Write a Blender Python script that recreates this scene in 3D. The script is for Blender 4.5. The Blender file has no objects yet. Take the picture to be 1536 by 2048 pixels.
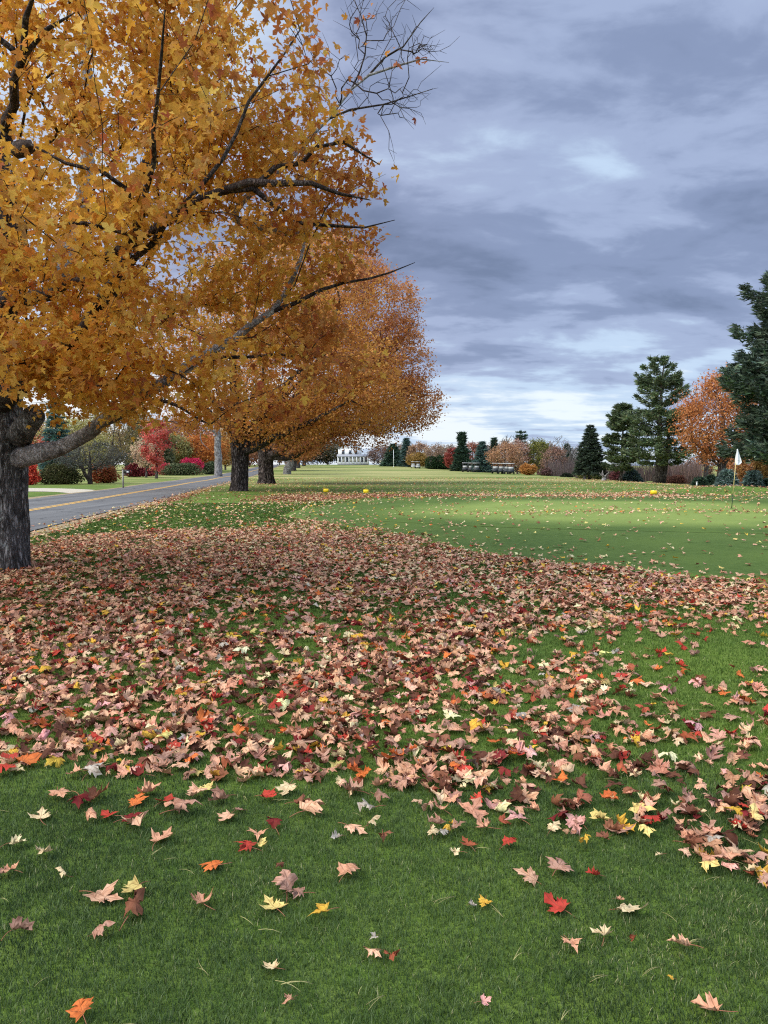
import bpy, math
import numpy as np
from mathutils import Vector
R = math.radians
scene = bpy.context.scene
col = scene.collection

# ------------------------------------------------------------------ camera
PITCH = R(3.64); F = 1479.0; EYE = 1.55
cam_d = bpy.data.cameras.new("camera"); cam = bpy.data.objects.new("camera", cam_d); col.objects.link(cam)
cam.location = (0, 0, EYE); cam.rotation_euler = (R(90) - PITCH, 0, 0)
cam_d.sensor_width = 36; cam_d.lens = 36 * F / 2048; cam_d.clip_start = 0.05; cam_d.clip_end = 6000
scene.camera = cam

# ------------------------------------------------------------------ render / exposure
scene.render.engine = 'CYCLES'
cy = scene.cycles
cy.max_bounces = 6; cy.diffuse_bounces = 3; cy.glossy_bounces = 2; cy.transmission_bounces = 3; cy.transparent_max_bounces = 4
cy.use_denoising = False; cy.filter_width = 1.15
try:
    cy.denoiser = 'OPENIMAGEDENOISE'; cy.denoising_input_passes = 'RGB_ALBEDO_NORMAL'
except Exception: pass
cy.caustics_reflective = False; cy.caustics_refractive = False
scene.view_settings.view_transform = 'Standard'; scene.view_settings.look = 'None'
scene.view_settings.exposure = 0.85; scene.view_settings.gamma = 1.0

# ------------------------------------------------------------------ world: overcast sky
SUN_EL, SUN_AZ = 44.0, -112.0          # azimuth from +Y towards +X
w = bpy.data.worlds.new("World"); scene.world = w; w.use_nodes = True
NT = w.node_tree; NT.nodes.clear()
def N(t, typ, **kw):
    n = t.nodes.new(typ)
    for k, v in kw.items():
        if k.startswith('i_'):
            n.inputs[k[2:].replace('_', ' ')].default_value = v
        else: setattr(n, k, v)
    return n
def math_n(t, op, a, b=None, c=None):
    n = t.nodes.new('ShaderNodeMath'); n.operation = op
    for i, v in enumerate((a, b, c)):
        if v is None: continue
        if isinstance(v, (int, float)): n.inputs[i].default_value = v
        else: t.links.new(v, n.inputs[i])
    return n.outputs[0]
def ramp(t, fac, stops, interp='LINEAR'):
    n = t.nodes.new('ShaderNodeValToRGB'); n.color_ramp.interpolation = interp
    e = n.color_ramp.elements
    while len(e) < len(stops): e.new(0.5)
    for el, (p, c) in zip(e, stops):
        el.position = p; el.color = (*c, 1) if len(c) == 3 else c
    t.links.new(fac, n.inputs[0]); return n.outputs[0]
def mix(t, fac, a, b, mode='MIX'):
    n = t.nodes.new('ShaderNodeMix'); n.data_type = 'RGBA'; n.blend_type = mode; n.clamp_factor = True
    for s, v in ((n.inputs[0], fac), (n.inputs[6], a), (n.inputs[7], b)):
        if isinstance(v, (int, float)): s.default_value = v
        elif isinstance(v, tuple): s.default_value = (*v, 1) if len(v) == 3 else v
        else: t.links.new(v, s)
    return n.outputs[2]
def srgb(r, g, b):
    f = lambda c: (c / 255 / 12.92) if c / 255 <= 0.04045 else ((c / 255 + 0.055) / 1.055) ** 2.4
    return (f(r), f(g), f(b))
out = N(NT, 'ShaderNodeOutputWorld'); bg = N(NT, 'ShaderNodeBackground')
sky = N(NT, 'ShaderNodeTexSky', sky_type='NISHITA', sun_disc=False, sun_elevation=R(SUN_EL), sun_rotation=R(SUN_AZ))
tc = N(NT, 'ShaderNodeTexCoord'); sep = N(NT, 'ShaderNodeSeparateXYZ'); NT.links.new(tc.outputs['Generated'], sep.inputs[0])
def deck(off):
    dz = math_n(NT, 'ADD', math_n(NT, 'MAXIMUM', sep.outputs[2], 0.0), off)
    c_ = N(NT, 'ShaderNodeCombineXYZ'); NT.links.new(math_n(NT, 'DIVIDE', sep.outputs[0], dz), c_.inputs[0]); NT.links.new(math_n(NT, 'DIVIDE', sep.outputs[1], dz), c_.inputs[1]); return c_
cmb_hi, cmb_lo = deck(0.24), deck(0.07)
def wnoise(scale, detail, rough, off, sx=1.0, sy=1.0, dist=0.0, cmb=None):
    cmb = cmb or cmb_hi
    m = N(NT, 'ShaderNodeMapping'); m.inputs['Location'].default_value = off; m.inputs['Scale'].default_value = (sx, sy, 1)
    m.inputs['Rotation'].default_value = (0, 0, R(-12))
    NT.links.new(cmb.outputs[0], m.inputs[0])
    n = N(NT, 'ShaderNodeTexNoise'); n.inputs['Scale'].default_value = scale; n.inputs['Detail'].default_value = detail
    n.inputs['Roughness'].default_value = rough; n.inputs['Distortion'].default_value = dist
    NT.links.new(m.outputs[0], n.inputs[0]); return n.outputs[0]
n1 = wnoise(1.9, 8, 0.52, (3.1, 1.7, 0), 0.8, 1.15, 0.25)
n2 = wnoise(5.2, 8, 0.55, (8.3, 2.2, 0), 0.75, 1.2, 0.3)
n4 = wnoise(1.5, 7, 0.55, (2.7, 5.2, 0), 0.6, 1.0, 0.2, cmb_lo)
n3 = wnoise(0.9, 2, 0.5, (1.2, 6.4, 0), 1, 1)
dens = math_n(NT, 'ADD', math_n(NT, 'MULTIPLY', n1, 0.62), math_n(NT, 'ADD', math_n(NT, 'MULTIPLY', n2, 0.34), math_n(NT, 'MULTIPLY', n3, 0.34)))
# brighter breaks towards the horizon (thinner cloud deck seen far off)
el = math_n(NT, 'MAXIMUM', sep.outputs[2], 0.0)
def g3(v): return (v, v, v)
brk = ramp(NT, el, [(0.0, g3(.34)), (0.06, g3(.32)), (0.13, g3(.20)), (0.22, g3(.125)), (0.31, g3(.095)), (0.42, g3(.19)), (0.52, g3(.24)), (1.0, g3(.24))])
brk = math_n(NT, 'SUBTRACT', math_n(NT, 'SUBTRACT', brk, 0.135), math_n(NT, 'MULTIPLY', sep.outputs[0], 0.13))
low = math_n(NT, 'SUBTRACT', 1.0, math_n(NT, 'MINIMUM', math_n(NT, 'DIVIDE', el, 0.26), 1.0))
dens = math_n(NT, 'ADD', math_n(NT, 'ADD', dens, 0.02), math_n(NT, 'ADD', brk, math_n(NT, 'MULTIPLY', math_n(NT, 'MULTIPLY', low, 0.75), math_n(NT, 'SUBTRACT', n4, 0.5))))
cl = ramp(NT, dens, [(0.49, srgb(112, 127, 158)), (0.60, srgb(134, 149, 182)), (0.68, srgb(160, 175, 207)), (0.78, srgb(190, 211, 236)), (0.90, srgb(230, 241, 249))], 'EASE')
# warmer mauve cast to the left part of the deck
tint = math_n(NT, 'MULTIPLY', math_n(NT, 'ADD', math_n(NT, 'MULTIPLY', sep.outputs[0], -2.2), 0.42), 1.0)
cl = mix(NT, tint, cl, mix(NT, 1.0, cl, (1.10, 1.01, 0.97), 'MULTIPLY'))
bs = N(NT, 'ShaderNodeBackground'); NT.links.new(sky.outputs[0], bs.inputs[0]); bs.inputs[1].default_value = 0.06
# unseen deck overhead and behind the viewer given extra gain to light the ground
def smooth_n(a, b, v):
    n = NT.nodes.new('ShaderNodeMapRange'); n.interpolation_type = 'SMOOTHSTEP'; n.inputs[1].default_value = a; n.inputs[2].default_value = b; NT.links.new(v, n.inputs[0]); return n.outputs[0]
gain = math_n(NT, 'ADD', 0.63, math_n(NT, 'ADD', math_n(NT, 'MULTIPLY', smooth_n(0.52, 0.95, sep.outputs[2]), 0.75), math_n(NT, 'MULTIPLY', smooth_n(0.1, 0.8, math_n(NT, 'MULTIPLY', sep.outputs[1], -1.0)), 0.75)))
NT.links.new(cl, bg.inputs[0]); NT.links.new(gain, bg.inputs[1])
mx = N(NT, 'ShaderNodeMixShader'); mx.inputs[0].default_value = 0.94
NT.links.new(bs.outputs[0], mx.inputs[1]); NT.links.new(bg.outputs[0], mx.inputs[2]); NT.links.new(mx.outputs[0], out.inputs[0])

sd = bpy.data.lights.new("sun", 'SUN'); sd.energy = 1.5; sd.angle = R(28); sd.color = (1.0, 0.95, 0.88)
so = bpy.data.objects.new("sun", sd); col.objects.link(so)
az, elv = R(SUN_AZ), R(SUN_EL)
so.rotation_euler = Vector((-math.sin(az) * math.cos(elv), -math.cos(az) * math.cos(elv), -math.sin(elv))).to_track_quat('-Z', 'Y').to_euler()

# ------------------------------------------------------------------ terrain and pixel helpers
def ss(a, b, x):
    t = np.clip((np.asarray(x, float) - a) / (b - a), 0, 1); return t * t * (3 - 2 * t)
def H(x, y):
    x = np.asarray(x, float); y = np.asarray(y, float)
    z = 1.7 * ss(90, 350, y) * (1 - ss(2, 30, x))
    z = z - 0.045 * np.maximum(0, np.log1p(np.exp(np.clip((x - 21) / 1.5, -30, 30))) * 1.5) * (1 - ss(40, 90, x)) - 2.2 * ss(40, 90, x)
    s = 0.75 * x + 0.66 * y
    z = z + 0.20 * ss(9.4, 13.5, s) * (1 - ss(31, 37, y)) * ss(-3.5, 1.0, x)
    z = z + 0.5 * np.exp(-((x - 17.5) / 4.2) ** 2 - ((y - 37) / 2.6) ** 2)
    z = z + 0.02 * np.sin(x * 0.31 + 1) * np.sin(y * 0.23) * ss(4, 12, y)
    return z
def hz(x, y): return float(H(x, y))
cP, sP = math.cos(PITCH), math.sin(PITCH)
def ray(px, py):
    u = (px - 768) / F; v = -(py - 1024) / F
    d = np.array([u, cP + v * sP, v * cP - sP]); return d
def pt(px, py, D):
    d = ray(px, py); d = d * (D / d[1]); return np.array([d[0], d[1], d[2] + EYE])
def at(px, py):
    d = ray(px, py); d = d / d[1]
    lo = 0.8; t = lo
    while t < 700:
        p = d * t
        if EYE + p[2] <= hz(p[0], p[1]): break
        lo = t; t *= 1.02
    for _ in range(20):
        m = (lo + t) / 2; p = d * m
        if EYE + p[2] <= hz(p[0], p[1]): t = m
        else: lo = m
    p = d * t; return (p[0], p[1])
def gx(px, D):
    """ground point in column px at depth D"""
    x = (px - 768) / F * D / cP * 1.0; return (x, D)

# ------------------------------------------------------------------ object helpers
def tag(o, label=None, cat=None, group=None, kind=None):
    if label: o['label'] = label
    if cat: o['category'] = cat
    if group: o['group'] = group
    if kind: o['kind'] = kind
    return o
def empty(name, loc=(0, 0, 0), rz=0.0, label=None, cat=None, group=None):
    o = bpy.data.objects.new(name, None); o.empty_display_size = 0.3; col.objects.link(o)
    o.location = loc; o.rotation_euler = (0, 0, rz); tag(o, label, cat, group); return o
def np_mesh(name, V, faces, C=None, UV=None, smooth=False):
    """faces: list of (m,k) int arrays; C: (n,3|4) point colours"""
    me = bpy.data.meshes.new(name); V = np.asarray(V, np.float32)
    me.vertices.add(len(V)); me.vertices.foreach_set('co', V.ravel())
    faces = [np.asarray(f, np.int32) for f in faces if len(f)]
    nl = sum(f.size for f in faces); npoly = sum(len(f) for f in faces)
    me.loops.add(nl); me.polygons.add(npoly)
    me.loops.foreach_set('vertex_index', np.concatenate([f.ravel() for f in faces]))
    tot = np.concatenate([np.full(len(f), f.shape[1], np.int32) for f in faces])
    st = np.concatenate([[0], np.cumsum(tot)[:-1]]).astype(np.int32)
    me.polygons.foreach_set('loop_start', st)
    try: me.polygons.foreach_set('loop_total', tot)
    except Exception: pass
    if smooth: me.polygons.foreach_set('use_smooth', np.ones(npoly, bool))
    if C is not None:
        C = np.asarray(C, np.float32)
        if C.shape[1] == 3: C = np.concatenate([C, np.ones((len(C), 1), np.float32)], 1)
        a = me.color_attributes.new('Col', 'FLOAT_COLOR', 'POINT'); a.data.foreach_set('color', C.ravel())
    if UV is not None:
        a = me.attributes.new('luv', 'FLOAT_VECTOR', 'POINT')
        U = np.zeros((len(V), 3), np.float32); U[:, :2] = UV; a.data.foreach_set('vector', U.ravel())
    me.update(calc_edges=True)
    return me
def add(name, me, mat, parent=None, loc=None):
    o = bpy.data.objects.new(name, me); col.objects.link(o)
    if mat is not None and not me.materials: me.materials.append(mat)
    if parent is not None: o.parent = parent
    if loc is not None: o.location = loc
    return o
class MB:
    """collects boxes, prisms and tubes into one mesh"""
    def __init__(s): s.V = []; s.F = {}; s.n = 0
    def raw(s, V, faces):
        V = np.asarray(V, float)
        for f in faces:
            f = np.asarray(f); f = f.reshape(-1, f.shape[-1]) + s.n
            s.F.setdefault(f.shape[1], []).append(f)
        s.V.append(V); s.n += len(V); return s
    def box(s, c, d, rz=0.0, top=1.0, rx=0.0):
        x, y, z = np.array(d) / 2.0
        V = np.array([[-x, -y, -z], [x, -y, -z], [x, y, -z], [-x, y, -z], [-x * top, -y * top, z], [x * top, -y * top, z], [x * top, y * top, z], [-x * top, y * top, z]])
        if rx: c_, s_ = math.cos(rx), math.sin(rx); V = V @ np.array([[1, 0, 0], [0, c_, s_], [0, -s_, c_]])
        c_, s_ = math.cos(rz), math.sin(rz); V = V @ np.array([[c_, s_, 0], [-s_, c_, 0], [0, 0, 1]]) + np.array(c)
        return s.raw(V, [[[0, 3, 2, 1], [4, 5, 6, 7], [0, 1, 5, 4], [1, 2, 6, 5], [2, 3, 7, 6], [3, 0, 4, 7]]])
    def poly(s, pts, axis, a, b):
        """extrude 2-D outline pts along axis ('x' or 'y') from a to b"""
        n = len(pts); V = []
        for t in (a, b):
            for (u, v) in pts: V.append((t, u, v) if axis == 'x' else (u, t, v))
        q = [[i, (i + 1) % n, n + (i + 1) % n, n + i] for i in range(n)]
        return s.raw(V, [q, [list(range(n))[::-1]], [list(range(n, 2 * n))]])
    def tube(s, P, r, sides=8, cap=True):
        P = np.asarray(P, float); n = len(P); r = np.broadcast_to(np.asarray(r, float), (n,))
        T = np.gradient(P, axis=0); T /= np.linalg.norm(T, axis=1)[:, None] + 1e-9
        m = T.mean(0); ref = np.eye(3)[np.argmin(abs(m))]
        U = np.cross(T, ref); U /= np.linalg.norm(U, axis=1)[:, None] + 1e-9; W = np.cross(T, U)
        a = np.arange(sides) / sides * 2 * math.pi
        V = P[:, None] + r[:, None, None] * (np.cos(a)[None, :, None] * U[:, None] + np.sin(a)[None, :, None] * W[:, None])
        i = np.arange(n - 1)[:, None] * sides; j = np.arange(sides)[None]; k = (j + 1) % sides
        q = np.stack([i + j, i + k, i + k + sides, i + j + sides], -1).reshape(-1, 4)
        fs = [q]
        if cap: fs += [[list(range(sides))[::-1]], [list(range((n - 1) * sides, n * sides))]]
        return s.raw(V.reshape(-1, 3), fs)
    def mesh(s, name, smooth=False, C=None):
        return np_mesh(name, np.concatenate(s.V), [np.concatenate(f) for f in s.F.values()], C=C, smooth=smooth)
    def build(s, name, mat, parent=None, smooth=False): return add(name, s.mesh(name, smooth), mat, parent)

# value noise in numpy
def vnoise(x, y, sc, seed=0, oct=1):
    x = np.asarray(x, float); y = np.asarray(y, float); tot = 0; amp = 1; s = 0
    for o in range(oct):
        u = x / sc * 2 ** o + 37.1 * seed; v = y / sc * 2 ** o + 11.7 * seed
        iu = np.floor(u).astype(np.int64); iv = np.floor(v).astype(np.int64); fu = u - iu; fv = v - iv
        h = lambda a, b: ((np.sin(a * 127.1 + b * 311.7 + seed * 17.3) * 43758.5453) % 1.0)
        fu = fu * fu * (3 - 2 * fu); fv = fv * fv * (3 - 2 * fv)
        r = (h(iu, iv) * (1 - fu) + h(iu + 1, iv) * fu) * (1 - fv) + (h(iu, iv + 1) * (1 - fu) + h(iu + 1, iv + 1) * fu) * fv
        tot = tot + r * amp; s += amp; amp *= 0.5
    return tot / s
def in_poly(P, x, y):
    P = np.asarray(P); n = len(P); c = np.zeros(np.shape(x), bool); j = n - 1
    for i in range(n):
        xi, yi = P[i]; xj, yj = P[j]
        t = ((yi > y) != (yj > y)) & (x < (xj - xi) * (y - yi) / (yj - yi + 1e-12) + xi); c ^= t; j = i
    return c

# ------------------------------------------------------------------ materials
def newmat(name):
    m = bpy.data.materials.new(name); m.use_nodes = True; t = m.node_tree; t.nodes.clear()
    o = N(t, 'ShaderNodeOutputMaterial'); return m, t, o
def pbr(name, base, rough=0.7, metal=0.0, noise=0.0, nscale=8.0, bump=0.0, spec=0.3):
    m, t, o = newmat(name); b = N(t, 'ShaderNodeBsdfPrincipled'); b.inputs['Roughness'].default_value = rough
    b.inputs['Metallic'].default_value = metal; b.inputs['Specular IOR Level'].default_value = spec
    t.links.new(b.outputs[0], o.inputs[0]); c = N(t, 'ShaderNodeTexCoord')
    n = N(t, 'ShaderNodeTexNoise'); n.inputs['Scale'].default_value = nscale; n.inputs['Detail'].default_value = 6
    t.links.new(c.outputs['Object'], n.inputs[0])
    if noise > 0:
        lo = tuple(v * (1 - noise) for v in base); hi = tuple(min(1, v * (1 + noise)) for v in base)
        t.links.new(ramp(t, n.outputs[0], [(0.3, lo), (0.7, hi)]), b.inputs['Base Color'])
    else: b.inputs['Base Color'].default_value = (*base, 1)
    if bump > 0:
        bp = N(t, 'ShaderNodeBump'); bp.inputs['Strength'].default_value = bump; bp.inputs['Distance'].default_value = 0.02
        t.links.new(n.outputs[0], bp.inputs['Height']); t.links.new(bp.outputs[0], b.inputs['Normal'])
    return m
def leafmat(name, trans=0.4, objcol=False, veins=False, rough=0.6, spec=0.25, tsat=1.0):
    m, t, o = newmat(name)
    if objcol: c = N(t, 'ShaderNodeObjectInfo').outputs['Color']
    else: c = N(t, 'ShaderNodeAttribute', attribute_name='Col').outputs['Color']
    if veins:
        a = N(t, 'ShaderNodeAttribute', attribute_name='luv'); s = N(t, 'ShaderNodeSeparateXYZ'); t.links.new(a.outputs['Vector'], s.inputs[0])
        ax = math_n(t, 'ABSOLUTE', s.outputs[0]); y = math_n(t, 'SUBTRACT', s.outputs[1], 0.02); dmin = ax
        for ang in (52, 100):
            cs, sn = math.cos(R(ang)), math.sin(R(ang))
            d = math_n(t, 'ABSOLUTE', math_n(t, 'SUBTRACT', math_n(t, 'MULTIPLY', ax, cs), math_n(t, 'MULTIPLY', y, sn)))
            dmin = math_n(t, 'MINIMUM', dmin, d)
        # side veins
        wv = math_n(t, 'ABSOLUTE', math_n(t, 'SUBTRACT', math_n(t, 'FRACT', math_n(t, 'MULTIPLY', math_n(t, 'SUBTRACT', y, ax), 6.0)), 0.5))
        f2 = math_n(t, 'MULTIPLY', math_n(t, 'LESS_THAN', wv, 0.07), 0.22)
        f = math_n(t, 'MULTIPLY', math_n(t, 'LESS_THAN', dmin, 0.016), 0.5)
        c = mix(t, math_n(t, 'MAXIMUM', f, f2), c, (0.16, 0.07, 0.03))
        tx = N(t, 'ShaderNodeTexNoise'); tx.inputs['Scale'].default_value = 3.5; tx.inputs['Detail'].default_value = 5; t.links.new(a.outputs['Vector'], tx.inputs[0])
        oi = N(t, 'ShaderNodeObjectInfo'); tx.noise_dimensions = '4D'; t.links.new(math_n(t, 'MULTIPLY', oi.outputs['Random'], 50.0), tx.inputs['W'])
        c = mix(t, ramp(t, tx.outputs[0], [(0.42, (0, 0, 0)), (0.72, (0.75, 0.75, 0.75))]), c, mix(t, 1.0, c, (0.50, 0.34, 0.26), 'MULTIPLY'))
    b = N(t, 'ShaderNodeBsdfPrincipled'); b.inputs['Roughness'].default_value = rough; b.inputs['Specular IOR Level'].default_value = spec
    t.links.new(c, b.inputs['Base Color'])
    tr = N(t, 'ShaderNodeBsdfTranslucent'); t.links.new(c, tr.inputs[0])
    mx = N(t, 'ShaderNodeMixShader'); mx.inputs[0].default_value = trans
    t.links.new(b.outputs[0], mx.inputs[1]); t.links.new(tr.outputs[0], mx.inputs[2]); t.links.new(mx.outputs[0], o.inputs[0])
    return m
def barkmat(name, dark, light, vscale=14, bump=0.9, moss=0.0, stretch=0.16, bd=0.03):
    m, t, o = newmat(name); b = N(t, 'ShaderNodeBsdfPrincipled'); b.inputs['Roughness'].default_value = 0.9; b.inputs['Specular IOR Level'].default_value = 0.15
    c = N(t, 'ShaderNodeTexCoord'); mp = N(t, 'ShaderNodeMapping'); mp.inputs['Scale'].default_value = (1, 1, stretch); t.links.new(c.outputs['Object'], mp.inputs[0])
    v = N(t, 'ShaderNodeTexVoronoi', feature='DISTANCE_TO_EDGE'); v.inputs['Scale'].default_value = vscale
    nz = N(t, 'ShaderNodeTexNoise'); nz.inputs['Scale'].default_value = 7; nz.inputs['Detail'].default_value = 8; nz.inputs['Roughness'].default_value = 0.65
    t.links.new(mp.outputs[0], nz.inputs[0])
    vm = N(t, 'ShaderNodeVectorMath', operation='ADD'); vs = N(t, 'ShaderNodeVectorMath', operation='SCALE'); vs.inputs[3].default_value = 0.25
    t.links.new(nz.outputs['Color'], vs.inputs[0]); t.links.new(mp.outputs[0], vm.inputs[0]); t.links.new(vs.outputs[0], vm.inputs[1]); t.links.new(vm.outputs[0], v.inputs[0])
    n2 = N(t, 'ShaderNodeTexNoise'); n2.inputs['Scale'].default_value = 3.2; n2.inputs['Detail'].default_value = 7; n2.inputs['Roughness'].default_value = 0.7; t.links.new(c.outputs['Object'], n2.inputs[0])
    h = math_n(t, 'ADD', math_n(t, 'MULTIPLY', math_n(t, 'MINIMUM', v.outputs['Distance'], 0.25), 2.6), math_n(t, 'MULTIPLY', nz.outputs[0], 0.6))
    cc = ramp(t, h, [(0.25, tuple(x * 0.45 for x in dark)), (0.55, dark), (0.95, light)])
    n4 = N(t, 'ShaderNodeTexNoise'); n4.inputs['Scale'].default_value = 22; n4.inputs['Detail'].default_value = 6; n4.inputs['Roughness'].default_value = 0.75; t.links.new(mp.outputs[0], n4.inputs[0])
    cc = mix(t, ramp(t, n4.outputs[0], [(0.40, (0.75, 0.75, 0.75)), (0.58, (0, 0, 0))]), cc, tuple(x * 0.4 for x in dark))
    cc = mix(t, ramp(t, n2.outputs[0], [(0.48, (0, 0, 0)), (0.60, (0.9, 0.9, 0.9))]), cc, mix(t, 1.0, cc, (0.42, 0.40, 0.38), 'MULTIPLY'))
    if moss > 0:
        n3 = N(t, 'ShaderNodeTexNoise'); n3.inputs['Scale'].default_value = 11; n3.inputs['Detail'].default_value = 5; t.links.new(c.outputs['Object'], n3.inputs[0])
        cc = mix(t, ramp(t, n3.outputs[0], [(0.62, (0, 0, 0)), (0.7, (moss, moss, moss))]), cc, (0.30, 0.33, 0.30))
    t.links.new(cc, b.inputs['Base Color'])
    bp = N(t, 'ShaderNodeBump'); bp.inputs['Strength'].default_value = bump; bp.inputs['Distance'].default_value = bd
    t.links.new(h, bp.inputs['Height']); t.links.new(bp.outputs[0], b.inputs['Normal']); t.links.new(b.outputs[0], o.inputs[0]); return m
M_leaf = leafmat('autumn_leaf', 0.45)
M_far = leafmat('far_leaf', 0.25, rough=0.8, spec=0.1)
M_needle = leafmat('needle', 0.15, rough=0.7, spec=0.2)
M_fallen = leafmat('fallen_leaf', 0.12, rough=0.75, spec=0.15, veins=True)
M_single = leafmat('single_fallen_leaf', 0.12, objcol=True, rough=0.75, spec=0.15, veins=True)
M_grassb = leafmat('grass_blade', 0.30, rough=0.6, spec=0.2)
M_bark1 = barkmat('maple_bark', srgb(116, 112, 109), srgb(172, 170, 168), moss=0.7, stretch=.22, vscale=20, bd=.03)
M_bark2 = barkmat('old_maple_bark', srgb(70, 60, 56), srgb(132, 120, 114), vscale=9, bd=0.06, stretch=.3)
M_twig = barkmat('twig_bark', srgb(66, 56, 52), srgb(118, 108, 100), vscale=20, bd=0.004, bump=0.5)
M_barkfar = barkmat('far_bark', srgb(86, 78, 74), srgb(140, 132, 126), vscale=8, bd=0.03)
M_barkpale = barkmat('pale_bark', srgb(150, 146, 144), srgb(196, 192, 188), vscale=9, bd=0.02)

# ------------------------------------------------------------------ maple leaf shapes
HALF = np.array([(0, 0), (.13, -.05), (.36, -.09), (.27, .06), (.47, .15), (.40, .24), (.62, .45), (.43, .43), (.36, .53), (.15, .41), (.17, .61), (.28, .70), (.13, .77), (0, 1.03)])
HALF_LO = np.array([(0, 0), (.36, -.07), (.30, .12), (.62, .45), (.17, .42), (.25, .72), (0, 1.03)])
def outline(half): return np.concatenate([half, (half[1:-1] * [-1, 1])[::-1]])
def wrap(V, R_, ang, sgn):
    """roll the flat leaf round a cylinder of radius R_ whose axis lies at ang"""
    c, s = math.cos(ang), math.sin(ang); P = V - [0, .4, 0]
    u = P[:, 0] * c + P[:, 1] * s; v = -P[:, 0] * s + P[:, 1] * c
    un = R_ * np.sin(u / R_); z = P[:, 2] + sgn * R_ * (1 - np.cos(u / R_))
    return np.stack([un * c - v * s, un * s + v * c + .4, z], 1)
def leaf_variants(half, rings, count, rng, curl=1.0):
    O = outline(half); n = len(O); c0 = np.array([0, .32])
    lay = [O] + [c0 + (O - c0) * f for f in rings]; P2 = np.concatenate(lay + [c0[None]])
    quads = []
    for k in range(len(rings)):
        for i in range(n): quads.append([k * n + i, k * n + (i + 1) % n, (k + 1) * n + (i + 1) % n, (k + 1) * n + i])
    k = len(rings); tris = [[k * n + i, k * n + (i + 1) % n, (k + 1) * n] for i in range(n)]
    out = []
    for j in range(count):
        V = np.zeros((len(P2), 3)); V[:, :2] = P2
        th = np.arctan2(P2[:, 1] - .3, P2[:, 0]); rf_ = 1 + .16 * np.sin(th * 2 + rng.uniform(0, 6)) * rng.random() + .20 * np.sin(th * 3 + rng.uniform(0, 6)) * rng.random() + .14 * np.sin(th * 5 + rng.uniform(0, 6)) * rng.random()
        V[:, 0] *= rf_; V[:, 1] = .3 + (V[:, 1] - .3) * rf_
        V[:, 0] *= rng.uniform(.8, 1.12); V[:, :2] += rng.normal(0, .018, (len(P2), 2))
        V[:, 2] += rng.uniform(-.05, .28) * np.abs(V[:, 0]) * curl + .03 * rng.normal(size=len(P2)) * curl
        V[:, 2] += .05 * np.sin(V[:, 0] * rng.uniform(4, 9) + rng.uniform(0, 6)) * curl + .05 * np.sin(V[:, 1] * rng.uniform(4, 9) + rng.uniform(0, 6)) * curl
        r = rng.random()
        Rr = rng.uniform(.20, .32) if r < .34 else (rng.uniform(.33, .6) if r < .78 else rng.uniform(.9, 2.5))
        V = wrap(V, Rr / max(curl, .3), rng.uniform(0, math.pi), 1 if rng.random() < .62 else -1)
        if rng.random() < .5: V = wrap(V, rng.uniform(.5, 1.5), rng.uniform(0, math.pi), 1 if rng.random() < .5 else -1)
        V[:, :2] -= [0, .35]; V[:, 2] -= V[:, 2].mean() * .5 + V[:, 2].min() * .5
        out.append(V)
    return np.array(out), np.array(quads).reshape(-1, 4), np.array(tris), P2
def rots(rx, ry, rz):
    cx, sx, cy_, sy, cz, sz = np.cos(rx), np.sin(rx), np.cos(ry), np.sin(ry), np.cos(rz), np.sin(rz); n = len(rx); o = np.zeros(n); i = np.ones(n)
    X = np.stack([i, o, o, o, cx, -sx, o, sx, cx], -1).reshape(n, 3, 3); Y = np.stack([cy_, o, sy, o, i, o, -sy, o, cy_], -1).reshape(n, 3, 3)
    Z = np.stack([cz, -sz, o, sz, cz, o, o, o, i], -1).reshape(n, 3, 3); return Z @ Y @ X
def inst(variants, idx, M, pos, quads, tris):
    V = variants[idx]; n, k, _ = V.shape
    V = np.einsum('nij,nkj->nki', M, V) + pos[:, None]
    off = (np.arange(n) * k)[:, None, None]; F_ = []
    if len(quads): F_.append((quads[None] + off).reshape(-1, quads.shape[1]))
    if len(tris): F_.append((tris[None] + off).reshape(-1, tris.shape[1]))
    return V.reshape(-1, 3), F_
LEAFCOL = {'tan': srgb(220, 164, 130), 'peach': srgb(234, 184, 148), 'cream': srgb(236, 212, 164), 'mauve': srgb(188, 144, 122), 'brown': srgb(144, 92, 68), 'red': srgb(200, 72, 58),
           'darkred': srgb(128, 42, 42), 'orange': srgb(220, 120, 62), 'yellow': srgb(232, 184, 70), 'pale_yellow': srgb(236, 212, 130), 'pink': srgb(230, 170, 158), 'grey': srgb(190, 180, 164), 'rust': srgb(168, 90, 62)}

# ------------------------------------------------------------------ ground
def patch(x0, x1, y0, y1, nx, ny, dz=0.0):
    X, Y = np.meshgrid(np.linspace(x0, x1, nx), np.linspace(y0, y1, ny)); V = np.stack([X, Y, H(X, Y) + dz], -1).reshape(-1, 3)
    return V
ex = np.concatenate([np.array([-1800, -900, -500, -300, -200, -150, -120, -95, -75, -60, -50]), np.arange(-44, 44.1, 0.8), np.array([50, 56, 64, 75, 90, 110, 140, 180, 250, 400, 800, 1800])])
ey = np.concatenate([np.array([-60, -30, -15, -8, -4]), np.arange(-2, 90.1, 0.8), np.arange(94, 150, 4), np.arange(156, 400, 12), np.array([420, 480, 600, 900, 1500, 3500])])
GX, GY = np.meshgrid(ex, ey); GZ = H(GX, GY)
nx_, ny_ = len(ex), len(ey); ii = (np.arange(ny_ - 1)[:, None] * nx_ + np.arange(nx_ - 1)[None]).ravel()
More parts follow.
